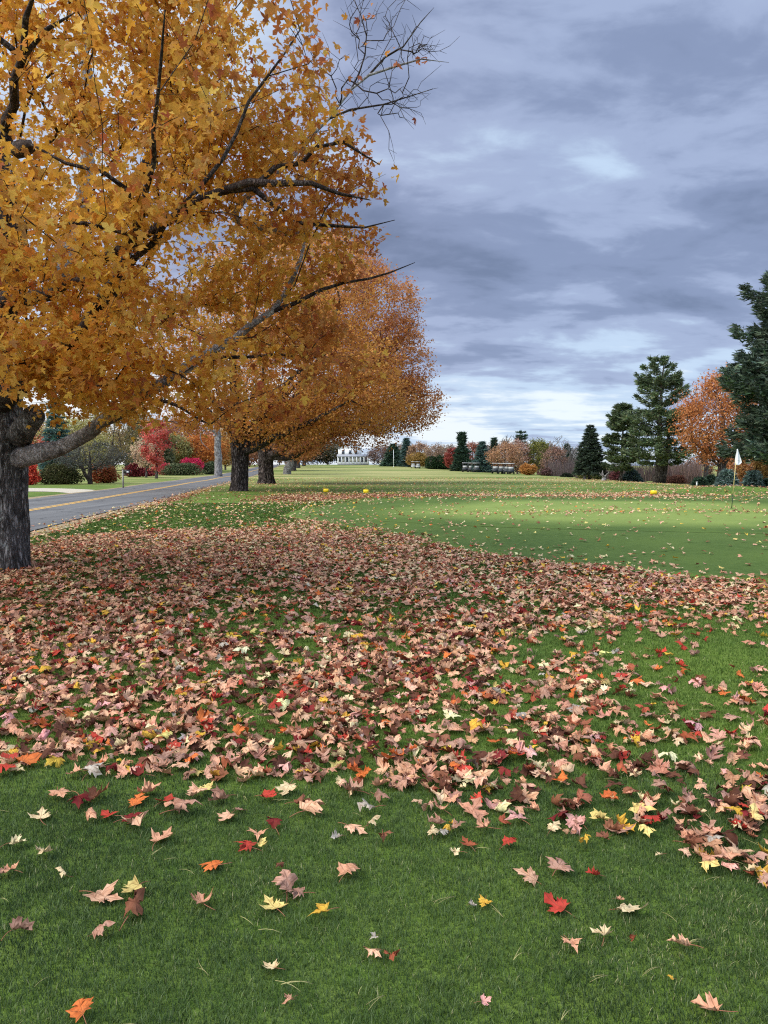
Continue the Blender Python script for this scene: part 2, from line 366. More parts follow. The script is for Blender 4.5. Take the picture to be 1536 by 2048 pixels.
def lawn_nodes(t, geo, kind):
    """mottled turf colour from ground coordinates"""
    nA = N(t, 'ShaderNodeTexNoise'); nA.inputs['Scale'].default_value = 0.55; nA.inputs['Detail'].default_value = 5
    nB = N(t, 'ShaderNodeTexNoise'); nB.inputs['Scale'].default_value = 9; nB.inputs['Detail'].default_value = 8; nB.inputs['Roughness'].default_value = 0.7
    nC = N(t, 'ShaderNodeTexNoise'); nC.inputs['Scale'].default_value = 120; nC.inputs['Detail'].default_value = 3
    mpA = N(t, 'ShaderNodeMapping'); mpA.inputs['Scale'].default_value = (0.25, 0.75, 1); mpA.inputs['Rotation'].default_value = (0, 0, R(7))
    t.links.new(geo, mpA.inputs[0])
    nD = N(t, 'ShaderNodeTexNoise'); nD.inputs['Scale'].default_value = 0.12; nD.inputs['Detail'].default_value = 6; nD.inputs['Roughness'].default_value = 0.62
    for n in (nA, nB, nC): t.links.new(geo, n.inputs[0])
    t.links.new(mpA.outputs[0], nD.inputs[0])
    return nA.outputs[0], nB.outputs[0], nC.outputs[0], nD.outputs[0]
def turf(name, c1, c2, c3, dry=None, edge=None, hgt=0.02):
    m, t, o = newmat(name); b = N(t, 'ShaderNodeBsdfPrincipled'); b.inputs['Roughness'].default_value = 0.85; b.inputs['Specular IOR Level'].default_value = 0.15
    g = N(t, 'ShaderNodeNewGeometry').outputs['Position']; A, B, C, D = lawn_nodes(t, g, name)
    c = ramp(t, A, [(0.35, c1), (0.65, c2)]); c = mix(t, ramp(t, B, [(0.4, (0, 0, 0)), (0.75, (0.7, 0.7, 0.7))]), c, c3)
    if dry:
        s = N(t, 'ShaderNodeSeparateXYZ'); t.links.new(g, s.inputs[0])
        far = math_n(t, 'MULTIPLY', ramp(t, math_n(t, 'DIVIDE', s.outputs[1], 200.0), [(0.20, (0, 0, 0)), (0.42, (1, 1, 1))]), ramp(t, D, [(0.42, (0.05, 0.05, 0.05)), (0.56, (0.85, 0.85, 0.85))]))
        c = mix(t, far, c, dry)
    c = mix(t, ramp(t, C, [(0.3, (0, 0, 0)), (0.8, (0.5, 0.5, 0.5))]), c, mix(t, 1.0, c, (0.5, 0.55, 0.5), 'MULTIPLY'))
    if edge:
        ea = N(t, 'ShaderNodeAttribute', attribute_name='Col').outputs['Fac']
        c = mix(t, math_n(t, 'SUBTRACT', math_n(t, 'MULTIPLY', ea, 1.5), math_n(t, 'MULTIPLY', B, 0.5)), ramp(t, A, [(0.35, edge[0]), (0.65, edge[1])]), c)
    t.links.new(c, b.inputs['Base Color'])
    bp = N(t, 'ShaderNodeBump'); bp.inputs['Strength'].default_value = 0.6; bp.inputs['Distance'].default_value = hgt
    t.links.new(math_n(t, 'ADD', B, C), bp.inputs['Height']); t.links.new(bp.outputs[0], b.inputs['Normal']); t.links.new(b.outputs[0], o.inputs[0]); return m
G1, G2, G3 = srgb(72, 98, 38), srgb(104, 128, 46), srgb(124, 140, 66)
M_rough = turf('rough_grass', G1, G2, G3, dry=srgb(176, 166, 108))
A1, A2 = srgb(70, 92, 38), srgb(88, 108, 46)
M_green = turf('putting_turf', srgb(118, 136, 64), srgb(132, 148, 72), srgb(142, 154, 86), edge=(A1, A2), hgt=0.004)
g = add('ground', np_mesh('ground', np.stack([GX, GY, GZ], -1).reshape(-1, 3), [np.stack([ii, ii + 1, ii + 1 + nx_, ii + nx_], -1)], smooth=True), M_rough)
tag(g, 'mown green lawn and fairway fading to straw coloured grass', 'lawn', kind='structure')

def strip(xl, xr, ys, dz, name, mat, nx=6):
    V = []; ys = np.asarray(ys); 
    for y in ys:
        a, b_ = xl(y), xr(y); X = np.linspace(a, b_, nx); V.append(np.stack([X, np.full(nx, y), H(X, np.full(nx, y)) + dz], -1))
    V = np.concatenate(V); i = (np.arange(len(ys) - 1)[:, None] * nx + np.arange(nx - 1)[None]).ravel()
    return add(name, np_mesh(name, V, [np.stack([i, i + 1, i + 1 + nx, i + nx], -1)], smooth=True), mat)
def rr(y): return -8.05 - (y - 16.7) * 0.1195          # right road edge
def rl(y): return rr(y) - 5.75
ys_road = np.concatenate([np.arange(-20, 120, 1.6), np.arange(122, 420, 6)])
m, t, o = newmat('asphalt'); b = N(t, 'ShaderNodeBsdfPrincipled'); b.inputs['Roughness'].default_value = 0.8
gp = N(t, 'ShaderNodeNewGeometry').outputs['Position']
mpv = N(t, 'ShaderNodeMapping'); mpv.inputs['Rotation'].default_value = (0, 0, R(-6.8)); mpv.inputs['Scale'].default_value = (1.4, 0.07, 1); t.links.new(gp, mpv.inputs[0])
nn = N(t, 'ShaderNodeTexNoise'); nn.inputs['Scale'].default_value = 1.2; nn.inputs['Detail'].default_value = 6; t.links.new(mpv.outputs[0], nn.inputs[0])
nf = N(t, 'ShaderNodeTexNoise'); nf.inputs['Scale'].default_value = 60; nf.inputs['Detail'].default_value = 4; t.links.new(gp, nf.inputs[0])
c = ramp(t, nn.outputs[0], [(0.35, srgb(82, 81, 79)), (0.65, srgb(112, 110, 106))]); c = mix(t, math_n(t, 'MULTIPLY', nf.outputs[0], 0.3), c, (0.12, 0.12, 0.13))
vk = N(t, 'ShaderNodeTexVoronoi', feature='DISTANCE_TO_EDGE'); vk.inputs['Scale'].default_value = 0.33; vw = N(t, 'ShaderNodeVectorMath', operation='ADD'); t.links.new(gp, vw.inputs[0])
nw = N(t, 'ShaderNodeTexNoise'); nw.inputs['Scale'].default_value = 1.5; nw.inputs['Detail'].default_value = 5; t.links.new(gp, nw.inputs[0]); t.links.new(nw.outputs['Color'], vw.inputs[1]); t.links.new(vw.outputs[0], vk.inputs[0])
c = mix(t, math_n(t, 'MULTIPLY', math_n(t, 'LESS_THAN', vk.outputs['Distance'], 0.012), 0.75), c, (0.035, 0.035, 0.035))
t.links.new(c, b.inputs['Base Color']); t.links.new(b.outputs[0], o.inputs[0]); M_asph = m
ed = lambda y, s: 0.14 * (vnoise(np.array([y]), np.array([0.0]), 1.7, s, 2)[0] - .5)
tag(strip(lambda y: rl(y) + ed(y, 3), lambda y: rr(y) + ed(y, 4), ys_road, 0.030, 'road', M_asph), 'grey asphalt two lane road running away past the maples', 'road', kind='structure')
M_yel = pbr('yellow_paint', srgb(226, 176, 84), 0.7, noise=0.18, nscale=5)
for k, dx in enumerate((-0.17, 0.06)):
    cx = lambda y, dx=dx: (rr(y) + rl(y)) / 2 + dx
    tag(strip(cx, lambda y, cx=cx: cx(y) + 0.11, ys_road, 0.035, 'road_marking', M_yel, nx=2), 'yellow centre line painted on the road, ' + ('far lane side' if k == 0 else 'near lane side'), 'road marking', 'double yellow centre lines', kind='structure')
M_dirt = pbr('leafy_verge', srgb(150, 132, 100), 0.95, noise=0.45, nscale=10, bump=0.5)
tag(strip(lambda y: rr(y) + 0.02, lambda y: rr(y) + 0.12 + 0.6 * vnoise(np.array([y]), np.array([0.]), 2.3, 8, 3)[0], ys_road, 0.016, 'verge', M_dirt, nx=4), 'tan leaf littered verge along the near road edge', 'verge', kind='structure')
tag(strip(lambda y: rl(y) - 0.15 - 0.7 * vnoise(np.array([y]), np.array([0.]), 2.3, 9, 3)[0], lambda y: rl(y) - 0.02, ys_road, 0.016, 'verge', M_dirt, nx=4), 'thin leaf littered verge along the far road edge', 'verge', kind='structure')
# gravel driveway across the road
def blob(name, pix, dz, mat, n=44, label=None, cat=None, edge=None):
    P = np.array([at(*p) for p in pix]); 
    for _ in range(2):   # chaikin
        Q = np.roll(P, -1, 0); P = np.stack([.75 * P + .25 * Q, .25 * P + .75 * Q], 1).reshape(-1, 2)
    x0, y0 = P.min(0); x1, y1 = P.max(0); ax = np.linspace(x0, x1, n); ay = np.linspace(y0, y1, n); X, Y = np.meshgrid(ax, ay)
    ins = in_poly(P, X, Y)
    # snap grid vertices just outside the outline onto it
    keep = ins[:-1, :-1] | ins[1:, :-1] | ins[:-1, 1:] | ins[1:, 1:]
    E = np.roll(P, -1, 0) - P; L = (E ** 2).sum(1)
    pts = np.stack([X.ravel(), Y.ravel()], -1); outi = np.where(~ins.ravel())[0]
    d = pts[outi][:, None] - P[None]; tt = np.clip((d * E[None]).sum(-1) / (L[None] + 1e-12), 0, 1); q = P[None] + tt[..., None] * E[None]
    k = ((q - pts[outi][:, None]) ** 2).sum(-1).argmin(1); pts[outi] = q[np.arange(len(outi)), k]
    dd = np.sqrt(((pts[:, None] - P[None]) ** 2).sum(-1).min(1)) if edge else None
    tp_ = 0 if dd is None else np.where(dd < .25, (1 - dd / .25) * .004, 0)
    V = np.stack([pts[:, 0], pts[:, 1], H(pts[:, 0], pts[:, 1]) + dz - tp_], -1)
    i, j = np.where(keep); b0 = i * n + j; F4 = np.stack([b0, b0 + 1, b0 + 1 + n, b0 + n], -1)
    us = np.unique(F4); rm = np.full(n * n, -1); rm[us] = np.arange(len(us))
    Cc = None
    if edge: f = np.clip(dd[us] / edge, 0, 1)[:, None]; Cc = np.repeat(f, 3, 1)
    o = add(name, np_mesh(name, V[us], [rm[F4]], Cc, smooth=False), mat); tag(o, label, cat, kind='structure'); return o
M_gravel = pbr('gravel', srgb(190, 180, 160), 0.95, noise=0.3, nscale=30, bump=0.4)
blob('driveway', [(-200, 978), (60, 976), (160, 978), (215, 982), (250, 986), (170, 992), (120, 984), (55, 983), (-200, 985)], 0.014, M_gravel, label='pale gravel driveway mouth across the road', cat='driveway')
M_apron = turf('apron_turf', A1, A2, srgb(98, 118, 58), edge=(G1, G2), hgt=0.006)
APRON = [(560, 1032), (640, 1046), (720, 1062), (860, 1086), (950, 1106), (1060, 1124), (1200, 1138), (1400, 1156), (1536, 1166), (1800, 1176), (1900, 1060), (1780, 1010), (1600, 994), (1400, 988), (1100, 986), (900, 988), (740, 998), (620, 1014)]
blob('fringe', APRON, 0.012, M_apron, n=120, edge=0.5, label='closely mown darker green fringe sloping up to the putting green', cat='fringe')
blob('putting_green', [(690, 1040), (800, 1046), (930, 1053), (1120, 1060), (1300, 1064), (1480, 1068), (1700, 1072), (1780, 1040), (1620, 1010), (1450, 1001), (1250, 1000), (1050, 997), (900, 1001), (780, 1012), (700, 1026)], 0.018, M_green, n=110, edge=3.2, label='closely mown pale putting green around the flagstick', cat='putting green')

# ------------------------------------------------------------------ tree skeletons
class Skel:
    def __init__(s): s.P = []; s.par = []; s.g = []; s.r0 = []
    def node(s, p, par, r=0.0): s.P.append(np.array(p, float)); s.par.append(par); s.r0.append(r); return len(s.P) - 1
    def path(s, pts, radii, start=None, step=0.35, wob=0.02, rng=None):
        """smooth guided limb; returns node ids"""
        pts = np.array(pts, float); n = len(pts); ids = []
        seg = np.r_[0, np.cumsum(np.linalg.norm(np.diff(pts, axis=0), axis=1))]; m = max(3, int(seg[-1] / step)); u = np.linspace(0, seg[-1], m)
        # catmull via numpy: interpolate then smooth
        Q = np.stack([np.interp(u, seg, pts[:, k]) for k in range(3)], 1); rr_ = np.interp(u, np.linspace(0, seg[-1], len(radii)), radii)
        for _ in range(2): Q[1:-1] = (Q[:-2] + 2 * Q[1:-1] + Q[2:]) / 4
        if rng is not None: Q[1:-1] += rng.normal(0, wob, Q[1:-1].shape)
        par = start
        for k in range(m):
            if k == 0 and start is not None: continue
            par = s.node(Q[k], -1 if par is None else par, rr_[k]); ids.append(par)
        return ids
    def near(s, p):
        A = np.array(s.P); return int(((A - p) ** 2).sum(1).argmin())
    def grow(s, att, rng, step=0.4, wpath=0.25, wob=0.05, sag=0.0, up=0.0, bend=.30):
        P = np.array(s.P); cap = len(P) + len(att) * 14; B = np.zeros((cap, 3)); B[:len(P)] = P; n = len(P)
        plen = np.zeros(cap)
        for i in range(n):
            if s.par[i] >= 0: plen[i] = plen[s.par[i]] + np.linalg.norm(B[i] - B[s.par[i]])
        Dv = np.zeros((cap, 3))
        for i in range(n):
            if s.par[i] >= 0: v = B[i] - B[s.par[i]]; Dv[i] = v / (np.linalg.norm(v) + 1e-9)
        tips = []; root = B[0]
        for a in att:
            d = a - B[:n]; L = np.sqrt((d ** 2).sum(1)) + 1e-6
            cosb = (d * Dv[:n]).sum(1) / L
            cost = L * (1 + 0.55 * (1 - cosb)) + wpath * plen[:n]
            j = int(cost.argmin()); Lj = L[j]; m = max(1, min(13, int(Lj / step)))
            p0 = B[j].copy(); d0 = Dv[j]; par = j
            side = rng.normal(size=3) * Lj * bend * .33
            for k in range(1, m + 1):
                t = k / m; q = p0 + (a - p0) * t + (d0 * Lj * bend + side) * (t * (1 - t)) + np.array([0, 0, -sag * Lj + up * Lj]) * t * (1 - t) + (rng.normal(size=3) * wob * (k < m))
                B[n] = q; v = q - B[par]; l = np.linalg.norm(v); Dv[n] = v / (l + 1e-9); plen[n] = plen[par] + l
                s.P.append(q); s.par.append(par); s.r0.append(0.0); par = n; n += 1
                if n >= cap: return tips
            tips.append(par)
        return tips
    def radii(s, rt=0.006, e=2.3, kmax=0.75):
        n = len(s.P); acc = np.zeros(n); par = np.array(s.par); kids = np.zeros(n, int)
        for i in range(n - 1, -1, -1):
            r = acc[i] ** (1 / e) if acc[i] > 0 else rt
            r = max(r, rt)
            if s.r0[i] > 0: r = s.r0[i]
            acc[i] = r; p = par[i]
            if p >= 0: acc[p] += min(r, 1e9) ** e
        R_ = acc.copy()
        for i in range(n):   # children no thicker than the parent
            p = par[i]
            if p >= 0 and s.r0[i] == 0: R_[i] = min(R_[i], R_[p] * kmax if s.r0[p] > 0 and R_[i] > R_[p] * kmax else R_[p])
        return R_
    def meshdata(s, R_, skip=None, sides=lambda r: 3 if r < .012 else (5 if r < .04 else (8 if r < .1 else 14))):
        n = len(s.P); P = np.array(s.P); kids = [[] for _ in range(n)]
        for i, p in enumerate(s.par):
            if p >= 0: kids[p].append(i)
        chains = []; stack = [(0, None)]
        while stack:
            i, frm = stack.pop(); ch = ([frm] if frm is not None else []) + [i]
            while kids[i]:
                kk = sorted(kids[i], key=lambda k: (-int(s.r0[k] > 0), -R_[k])); nxt = kk[0]
                for k in kk[1:]: stack.append((k, i))
                ch.append(nxt); i = nxt
            chains.append((ch, frm is not None))
        Vs, Fq, base = [], [], 0
        for ch, br in chains:
            if len(ch) < 2: continue
            if skip is not None and skip(ch): continue
            Q = P[ch]; r = R_[ch].copy()
            if br: r[0] = r[1] * 1.15
            r[-1] *= 0.5; sd_ = sides(r[:2].max()); 
            T = np.empty_like(Q); T[1:-1] = Q[2:] - Q[:-2]; T[0] = Q[1] - Q[0]; T[-1] = Q[-1] - Q[-2]
            T /= np.linalg.norm(T, axis=1)[:, None] + 1e-9; ref = np.eye(3)[np.argmin(np.abs(T.mean(0)))]
            U = np.cross(T, ref); U /= np.linalg.norm(U, axis=1)[:, None] + 1e-9; W = np.cross(T, U)
            a = np.arange(sd_) / sd_ * 2 * math.pi
            V = Q[:, None] + r[:, None, None] * (np.cos(a)[None, :, None] * U[:, None] + np.sin(a)[None, :, None] * W[:, None])
            m = len(ch); i = np.arange(m - 1)[:, None] * sd_; j = np.arange(sd_)[None]; k = (j + 1) % sd_
            Fq.append(np.stack([i + j, i + k, i + k + sd_, i + j + sd_], -1).reshape(-1, 4) + base); Vs.append(V.reshape(-1, 3)); base += m * sd_
        return np.concatenate(Vs), np.concatenate(Fq)
def ellip(rng, n, c, r, shell=0.5, zmin=None):
    v = rng.normal(size=(n * 2, 3)); v /= np.linalg.norm(v, axis=1)[:, None]; u = rng.random(n * 2) ** (1 / 3)
    u = shell + (1 - shell) * u if shell else u
    p = np.array(c) + v * u[:, None] * np.array(r)
    if zmin is not None: p = p[p[:, 2] > zmin]
    return p[:n]
def gnarl(path, radii, sides, rng, ridge=0.06, lump=0.05, flare=0.5, fl_h=0.6, freq=9):
    """thick trunk with ridged, lumpy bark"""
    path = np.array(path, float); m = 60 if sides > 40 else 36
    seg = np.r_[0, np.cumsum(np.linalg.norm(np.diff(path, axis=0), axis=1))]; u = np.linspace(0, seg[-1], m)
    Q = np.stack([np.interp(u, seg, path[:, k]) for k in range(3)], 1)
    for _ in range(3): Q[1:-1] = (Q[:-2] + 2 * Q[1:-1] + Q[2:]) / 4
    r = np.interp(u, seg, radii); a = np.arange(sides) / sides * 2 * math.pi
    A, Z = np.meshgrid(a, u); ph = rng.uniform(0, 6, 12)
    k = np.ones_like(A)
    for i, f in enumerate((2, 3, 5)): k += lump * np.sin(f * A + ph[i] + Z * (0.5 + 0.4 * i)) * (0.6 + 0.4 * np.sin(Z * 2.1 + ph[i + 3]))
    rid = vnoise(A * freq / 2 + 0.35 * np.sin(Z * 2 + ph[7]), Z * 0.9, 0.55, 5, 3); k += ridge * (rid - .5) * 2
    k += lump * 1.6 * (vnoise(np.cos(A) * 2 + 5, np.sin(A) * 2 + Z * 1.3, 0.8, 7, 2) - .5)
    k += flare * np.exp(-Z / fl_h) * (0.55 + 0.45 * np.cos(5 * A + ph[9]) * np.cos(2 * A + ph[10]))
    V = Q[:, None] + (r[:, None] * k)[..., None] * np.stack([np.cos(A), np.sin(A), 0 * A], -1)
    i = np.arange(m - 1)[:, None] * sides; j = np.arange(sides)[None]; kk = (j + 1) % sides
    return V.reshape(-1, 3), np.stack([i + j, i + kk, i + kk + sides, i + j + sides], -1).reshape(-1, 4)
def pick(rng, cols, wts, n, jit=0.12):
    c = np.array(cols)[rng.choice(len(cols), n, p=np.array(wts) / sum(wts))]
    c = c * (1 + rng.normal(0, jit, (n, 1))) * (1 + rng.normal(0, jit * .35, (n, 3))); return np.clip(c, 0.003, 0.95)

# folded hanging maple leaf for the near crown: two halves sharing the midrib
def hang_variants(half, count, rng):
    n = len(half); R1 = np.concatenate([half, (half[1:-1] * [-1, 1])]); fa = list(range(n)); fb = [0] + list(range(n, 2 * n - 2)) + [n - 1]; fb = fb[::-1]
    out = []
    for _ in range(count):
        V = np.zeros((len(R1), 3)); V[:, :2] = R1 + rng.normal(0, .03, R1.shape); V[:, 2] = rng.uniform(.05, .45) * np.abs(V[:, 0]) + rng.uniform(-.35, .1) * V[:, 1] ** 2
        V[:, :2] *= rng.uniform(.85, 1.1); out.append(V)
    return np.array(out), np.array([fa, fb]), []
def crown_leaves(tips, S, rng, per, spread, size, variants, quads, tris, cols, wts, tone=0.25, droop=0.6, bias=None, per_fn=None):
    T = np.array([S.P[i] for i in tips]); Pp = np.array([S.P[S.par[i]] for i in tips])
    cnt = rng.poisson(per, len(T)) if per_fn is None else rng.poisson(per_fn(T)); idx = np.repeat(np.arange(len(T)), cnt); n = len(idx)
    u = rng.random((n, 1)) * 1.1; pos = Pp[idx] + (T[idx] - Pp[idx]) * u + rng.normal(0, 1, (n, 3)) * spread * [1, 1, .65]
    tilt = rng.normal(0, .75, n) + droop; rz = rng.uniform(0, 2 * math.pi, n)
    M = rots(-tilt + rng.normal(0, .3, n), rng.normal(0, .45, n), rz) * (size * rng.uniform(.65, 1.25, n))[:, None, None]
    vi = rng.integers(0, len(variants), n); V, F_ = inst(variants, vi, M, pos, quads, tris)
    base = pick(rng, cols, wts, n, .14); tw = pick(rng, cols, wts, len(T), .05)[idx]
    C = base * (1 - tone) + tw * tone
    if bias is not None: C = C * bias(pos)
    k = variants.shape[1]; C = np.repeat(C, k, 0); return V, F_, C, n

QUADV = np.array([[[0, 0, 0], [.5, .45, .06], [0, 1, -.05], [-.45, .5, .08]], [[0, 0, 0], [.42, .3, -.1], [.1, 1, .1], [-.5, .55, 0]], [[-.1, 0, .05], [.5, .6, 0], [0, .9, .12], [-.4, .3, -.05]]])
QF = np.array([[0, 1, 2, 3]])
TRIV = np.array([[[-.5, 0, 0], [.5, .1, .1], [0, 1, 0]], [[-.4, 0, .1], [.5, -.1, 0], [.2, 1, -.1]]]); TF = np.array([[0, 1, 2]])

def mk_tree(name, label, cat, x, y, h, w, cols, wts, rng, clear=0.25, n_att=110, per=40, leaf=0.22, spread=0.4, bark=None, trunk_r=None, group=None, shape='round', lean=0.0, twig=0.02,
            leafless=0.0, mat=None, tone=0.5, stems=1, zoff=0.0, crown='crown'):
    """tree whose limbs grow to points spread through its crown"""
    z0 = hz(x, y) - 0.06 + zoff; root = empty(name, (x, y, z0), 0, label, cat, group); S = Skel(); tr = trunk_r or h * 0.022
    top = h * (0.72 if shape != 'vase' else 0.45)
    S.path([(0, 0, 0), (rng.normal(0, .02) * h, rng.normal(0, .02) * h, h * clear), (lean * h * .5, 0, top)], [tr * 1.25, tr * .9, tr * .3], step=h / 14, rng=rng, wob=h * .006)
    for k in range(1, stems):
        a = rng.uniform(0, 6.28); S.path([(0, 0, .05), (math.cos(a) * w * .14, math.sin(a) * w * .14, h * .35), (math.cos(a) * w * .22, math.sin(a) * w * .22, h * .7)], [tr * .8, tr * .5, tr * .2], start=0, step=h / 12, rng=rng, wob=h * .006)
    cz = h * (clear + (1 - clear) / 2); rz_ = h * (1 - clear) / 2
    if shape == 'cone': A = ellip(rng, n_att, (0, 0, 0), (1, 1, 1), .3); A[:, 2] = (A[:, 2] + 1) / 2; f = (1 - A[:, 2]) ** .8 * .95 + .05; A = np.stack([A[:, 0] * f * w / 2, A[:, 1] * f * w / 2, h * clear + A[:, 2] * h * (1 - clear)], 1)
    elif shape == 'vase':
        A = ellip(rng, n_att, (0, 0, 0), (1, 1, 1), .35); t_ = (A[:, 2] + 1) / 2; f = .35 + .65 * t_ ** .7; A = np.stack([A[:, 0] * f * w / 2, A[:, 1] * f * w / 2, h * clear + t_ * h * (1 - clear)], 1)
    else: A = ellip(rng, n_att, (0, 0, cz), (w / 2, w / 2, rz_), .45)
    # lumps: pull towards a few random lobes so the outline is uneven
    L = ellip(rng, 9, (0, 0, cz), (w / 2 * .8, w / 2 * .8, rz_ * .8), .7)
    if shape != 'cone':
        j = ((A[:, None] - L[None]) ** 2).sum(-1).argmin(1); A = A * .72 + L[j] * .28 + (A - L[j]) * .12
    A[:, 0] += lean * A[:, 2]
    A = A[np.argsort(A[:, 2] + .5 * np.linalg.norm(A[:, :2], axis=1))]
    tips = S.grow(A, rng, step=h / 16, wob=h * .006, wpath=.3, up=.05)
    R_ = S.radii(rt=twig); V, Fq = S.meshdata(R_, sides=lambda r: 3 if r < .05 else 7)
    add('trunk', np_mesh('trunk', V, [Fq], smooth=True), bark or M_barkfar, root)
    if per > 0:
        tp = [t for t in tips if rng.random() > leafless]; sp = spread * w / 6 if spread < 1 else spread
        V, F_, C, n = crown_leaves(tp, S, rng, per, sp, leaf, QUADV, QF, [], cols, wts, tone=tone)
        add(crown, np_mesh('crown', V, F_, C), mat or M_far, root)
    return root
def mk_bare(name, label, cat, x, y, h, w, rng, bark=None, n_att=200, shape='vase', clear=.2, twig=.025, group=None, **k):
    return mk_tree(name, label, cat, x, y, h, w, [(0, 0, 0)], [1], rng, clear=clear, n_att=n_att, per=0, shape=shape, bark=bark, twig=twig, group=group, **k)
def mk_conifer(name, label, cat, x, y, h, w, cols, rng, clear=.05, style='spruce', whorls=None, per=26, nb=7, leaf=.35, wts=None, group=None, tr=None, gap=0.0, bark=None, zoff=0.0, slim=.22, only=None, power=None, plume=1.0):
    """conifer: whorls of branches along the trunk, each carrying sprays of needles"""
    z0 = hz(x, y) - .06 + zoff; root = empty(name, (x, y, z0), 0, label, cat, group); tr = tr or h * .022; wts = wts or [1] * len(cols)
    mb = MB(); zz = np.linspace(0, h * .97, 12); mb.tube(np.stack([np.cumsum(rng.normal(0, .004, 12)) * h, np.cumsum(rng.normal(0, .004, 12)) * h, zz], 1), np.interp(zz, [0, h * .03, h], [tr * 1.3, tr, .03]), 8)
    whorls = whorls or int(h * 1.6); P0, D_, Lb = [], [], []
    for k in range(whorls):
        t = (k + rng.uniform(-.3, .3)) / whorls; z = h * (clear + (1 - clear) * np.clip(t, 0, .985))
        if style == 'pine':
            L = w / 2 * (np.interp(t, [0, .12, .35, .6, .85, 1], [.80, 1, .92, .68, .46, .20])) * rng.uniform(.62, 1.12)
        elif style == 'ragged': L = w / 2 * np.interp(t, [0, .15, .5, .62, .8, .9, 1], [.95, 1, .62, .30, .34, .3, .05]) * rng.uniform(.8, 1.15)
        else: L = w / 2 * ((1 - t) ** (power or .85) * .97 + .03) * rng.uniform(.86, 1.08)
        n = nb if style != 'pine' else rng.integers(3, nb)
        a0 = rng.uniform(0, 6.28)
        for b_ in range(n):
            a = a0 + b_ * 2 * math.pi / n + rng.normal(0, .18); l = L * rng.uniform(.7, 1.12) if style != 'spruce' else L * rng.uniform(.86, 1.06)
            if gap and rng.random() < gap: continue
            P0.append((math.cos(a), math.sin(a), z)); Lb.append(l); D_.append(t)
    pos, tone_, size_, dirs = [], [], [], []
    for (cx, sx, z), l, t in zip(P0, Lb, D_):
        m = 6; u = np.linspace(0, 1, m)
        if style == 'pine': dzv = l * (0.10 * u + (.30 if t > .5 else .12) * u ** 2 - (.10 if t < .3 else 0) * u)
        elif style == 'ragged': dzv = l * (-.05 * u - .15 * u ** 2)
        else: dzv = l * (.05 * u - .32 * u ** 1.3 + .14 * u ** 3)
        Q = np.stack([cx * l * u, sx * l * u, z + dzv], 1)
        if l > 1.0 or style == 'pine': mb.tube(Q, np.linspace(max(.012, l * .016), .008, m), 3, cap=False)
        k = max(3, int(per * (l / (w / 2)) ** 1.0 + 2)); uu = rng.random(k) ** .62 * .98 + .04 if style != 'pine' else rng.random(k) ** .55 * .8 + .24
        q = np.stack([np.interp(uu, u, Q[:, c]) for c in range(3)], 1); lat = rng.normal(0, 1, k) * slim * l * (1.12 - uu) * (1.0 if style != 'pine' else 1.2)
        q[:, 0] += -sx * lat; q[:, 1] += cx * lat; q[:, 2] += rng.normal(0, .035 if style != 'pine' else .05, k) * l - np.abs(lat) * (.25 if style != 'pine' else -.1)
        pos.append(q); tone_.append(np.full(k, rng.uniform(0, 1))); dirs.append(np.tile([cx, sx], (k, 1)))
    mb.build('trunk', bark or M_barkfar, root, smooth=True)
    pos = np.concatenate(pos); tone_ = np.concatenate(tone_); dirs = np.concatenate(dirs); n = len(pos)
    # every spray: 5 thin blades fanned outwards
    rep = 5; pos = np.repeat(pos, rep, 0) + rng.normal(0, leaf * .30, (n * rep, 3)) * [1, 1, .5]; dirs = np.repeat(dirs, rep, 0); tt = np.repeat(tone_, rep); N_ = len(pos)
    yaw = np.arctan2(dirs[:, 1], dirs[:, 0]) - math.pi / 2 + rng.normal(0, .8, N_)
    pitch = rng.normal(.05 if style == 'spruce' else .45 * plume, .4, N_)
    M = rots(pitch, rng.normal(0, .8, N_), yaw) * (leaf * rng.uniform(.6, 1.3, N_))[:, None, None]; M[:, :, 0] *= .34
    V, F_ = inst(TRIV, rng.integers(0, 2, N_), M, pos, [], TF)
    C = pick(rng, cols, wts, N_, .2) * (0.75 + .5 * tt[:, None]); add('crown', np_mesh('crown', V, F_, np.repeat(C, 3, 0)), M_needle, root)
    return root
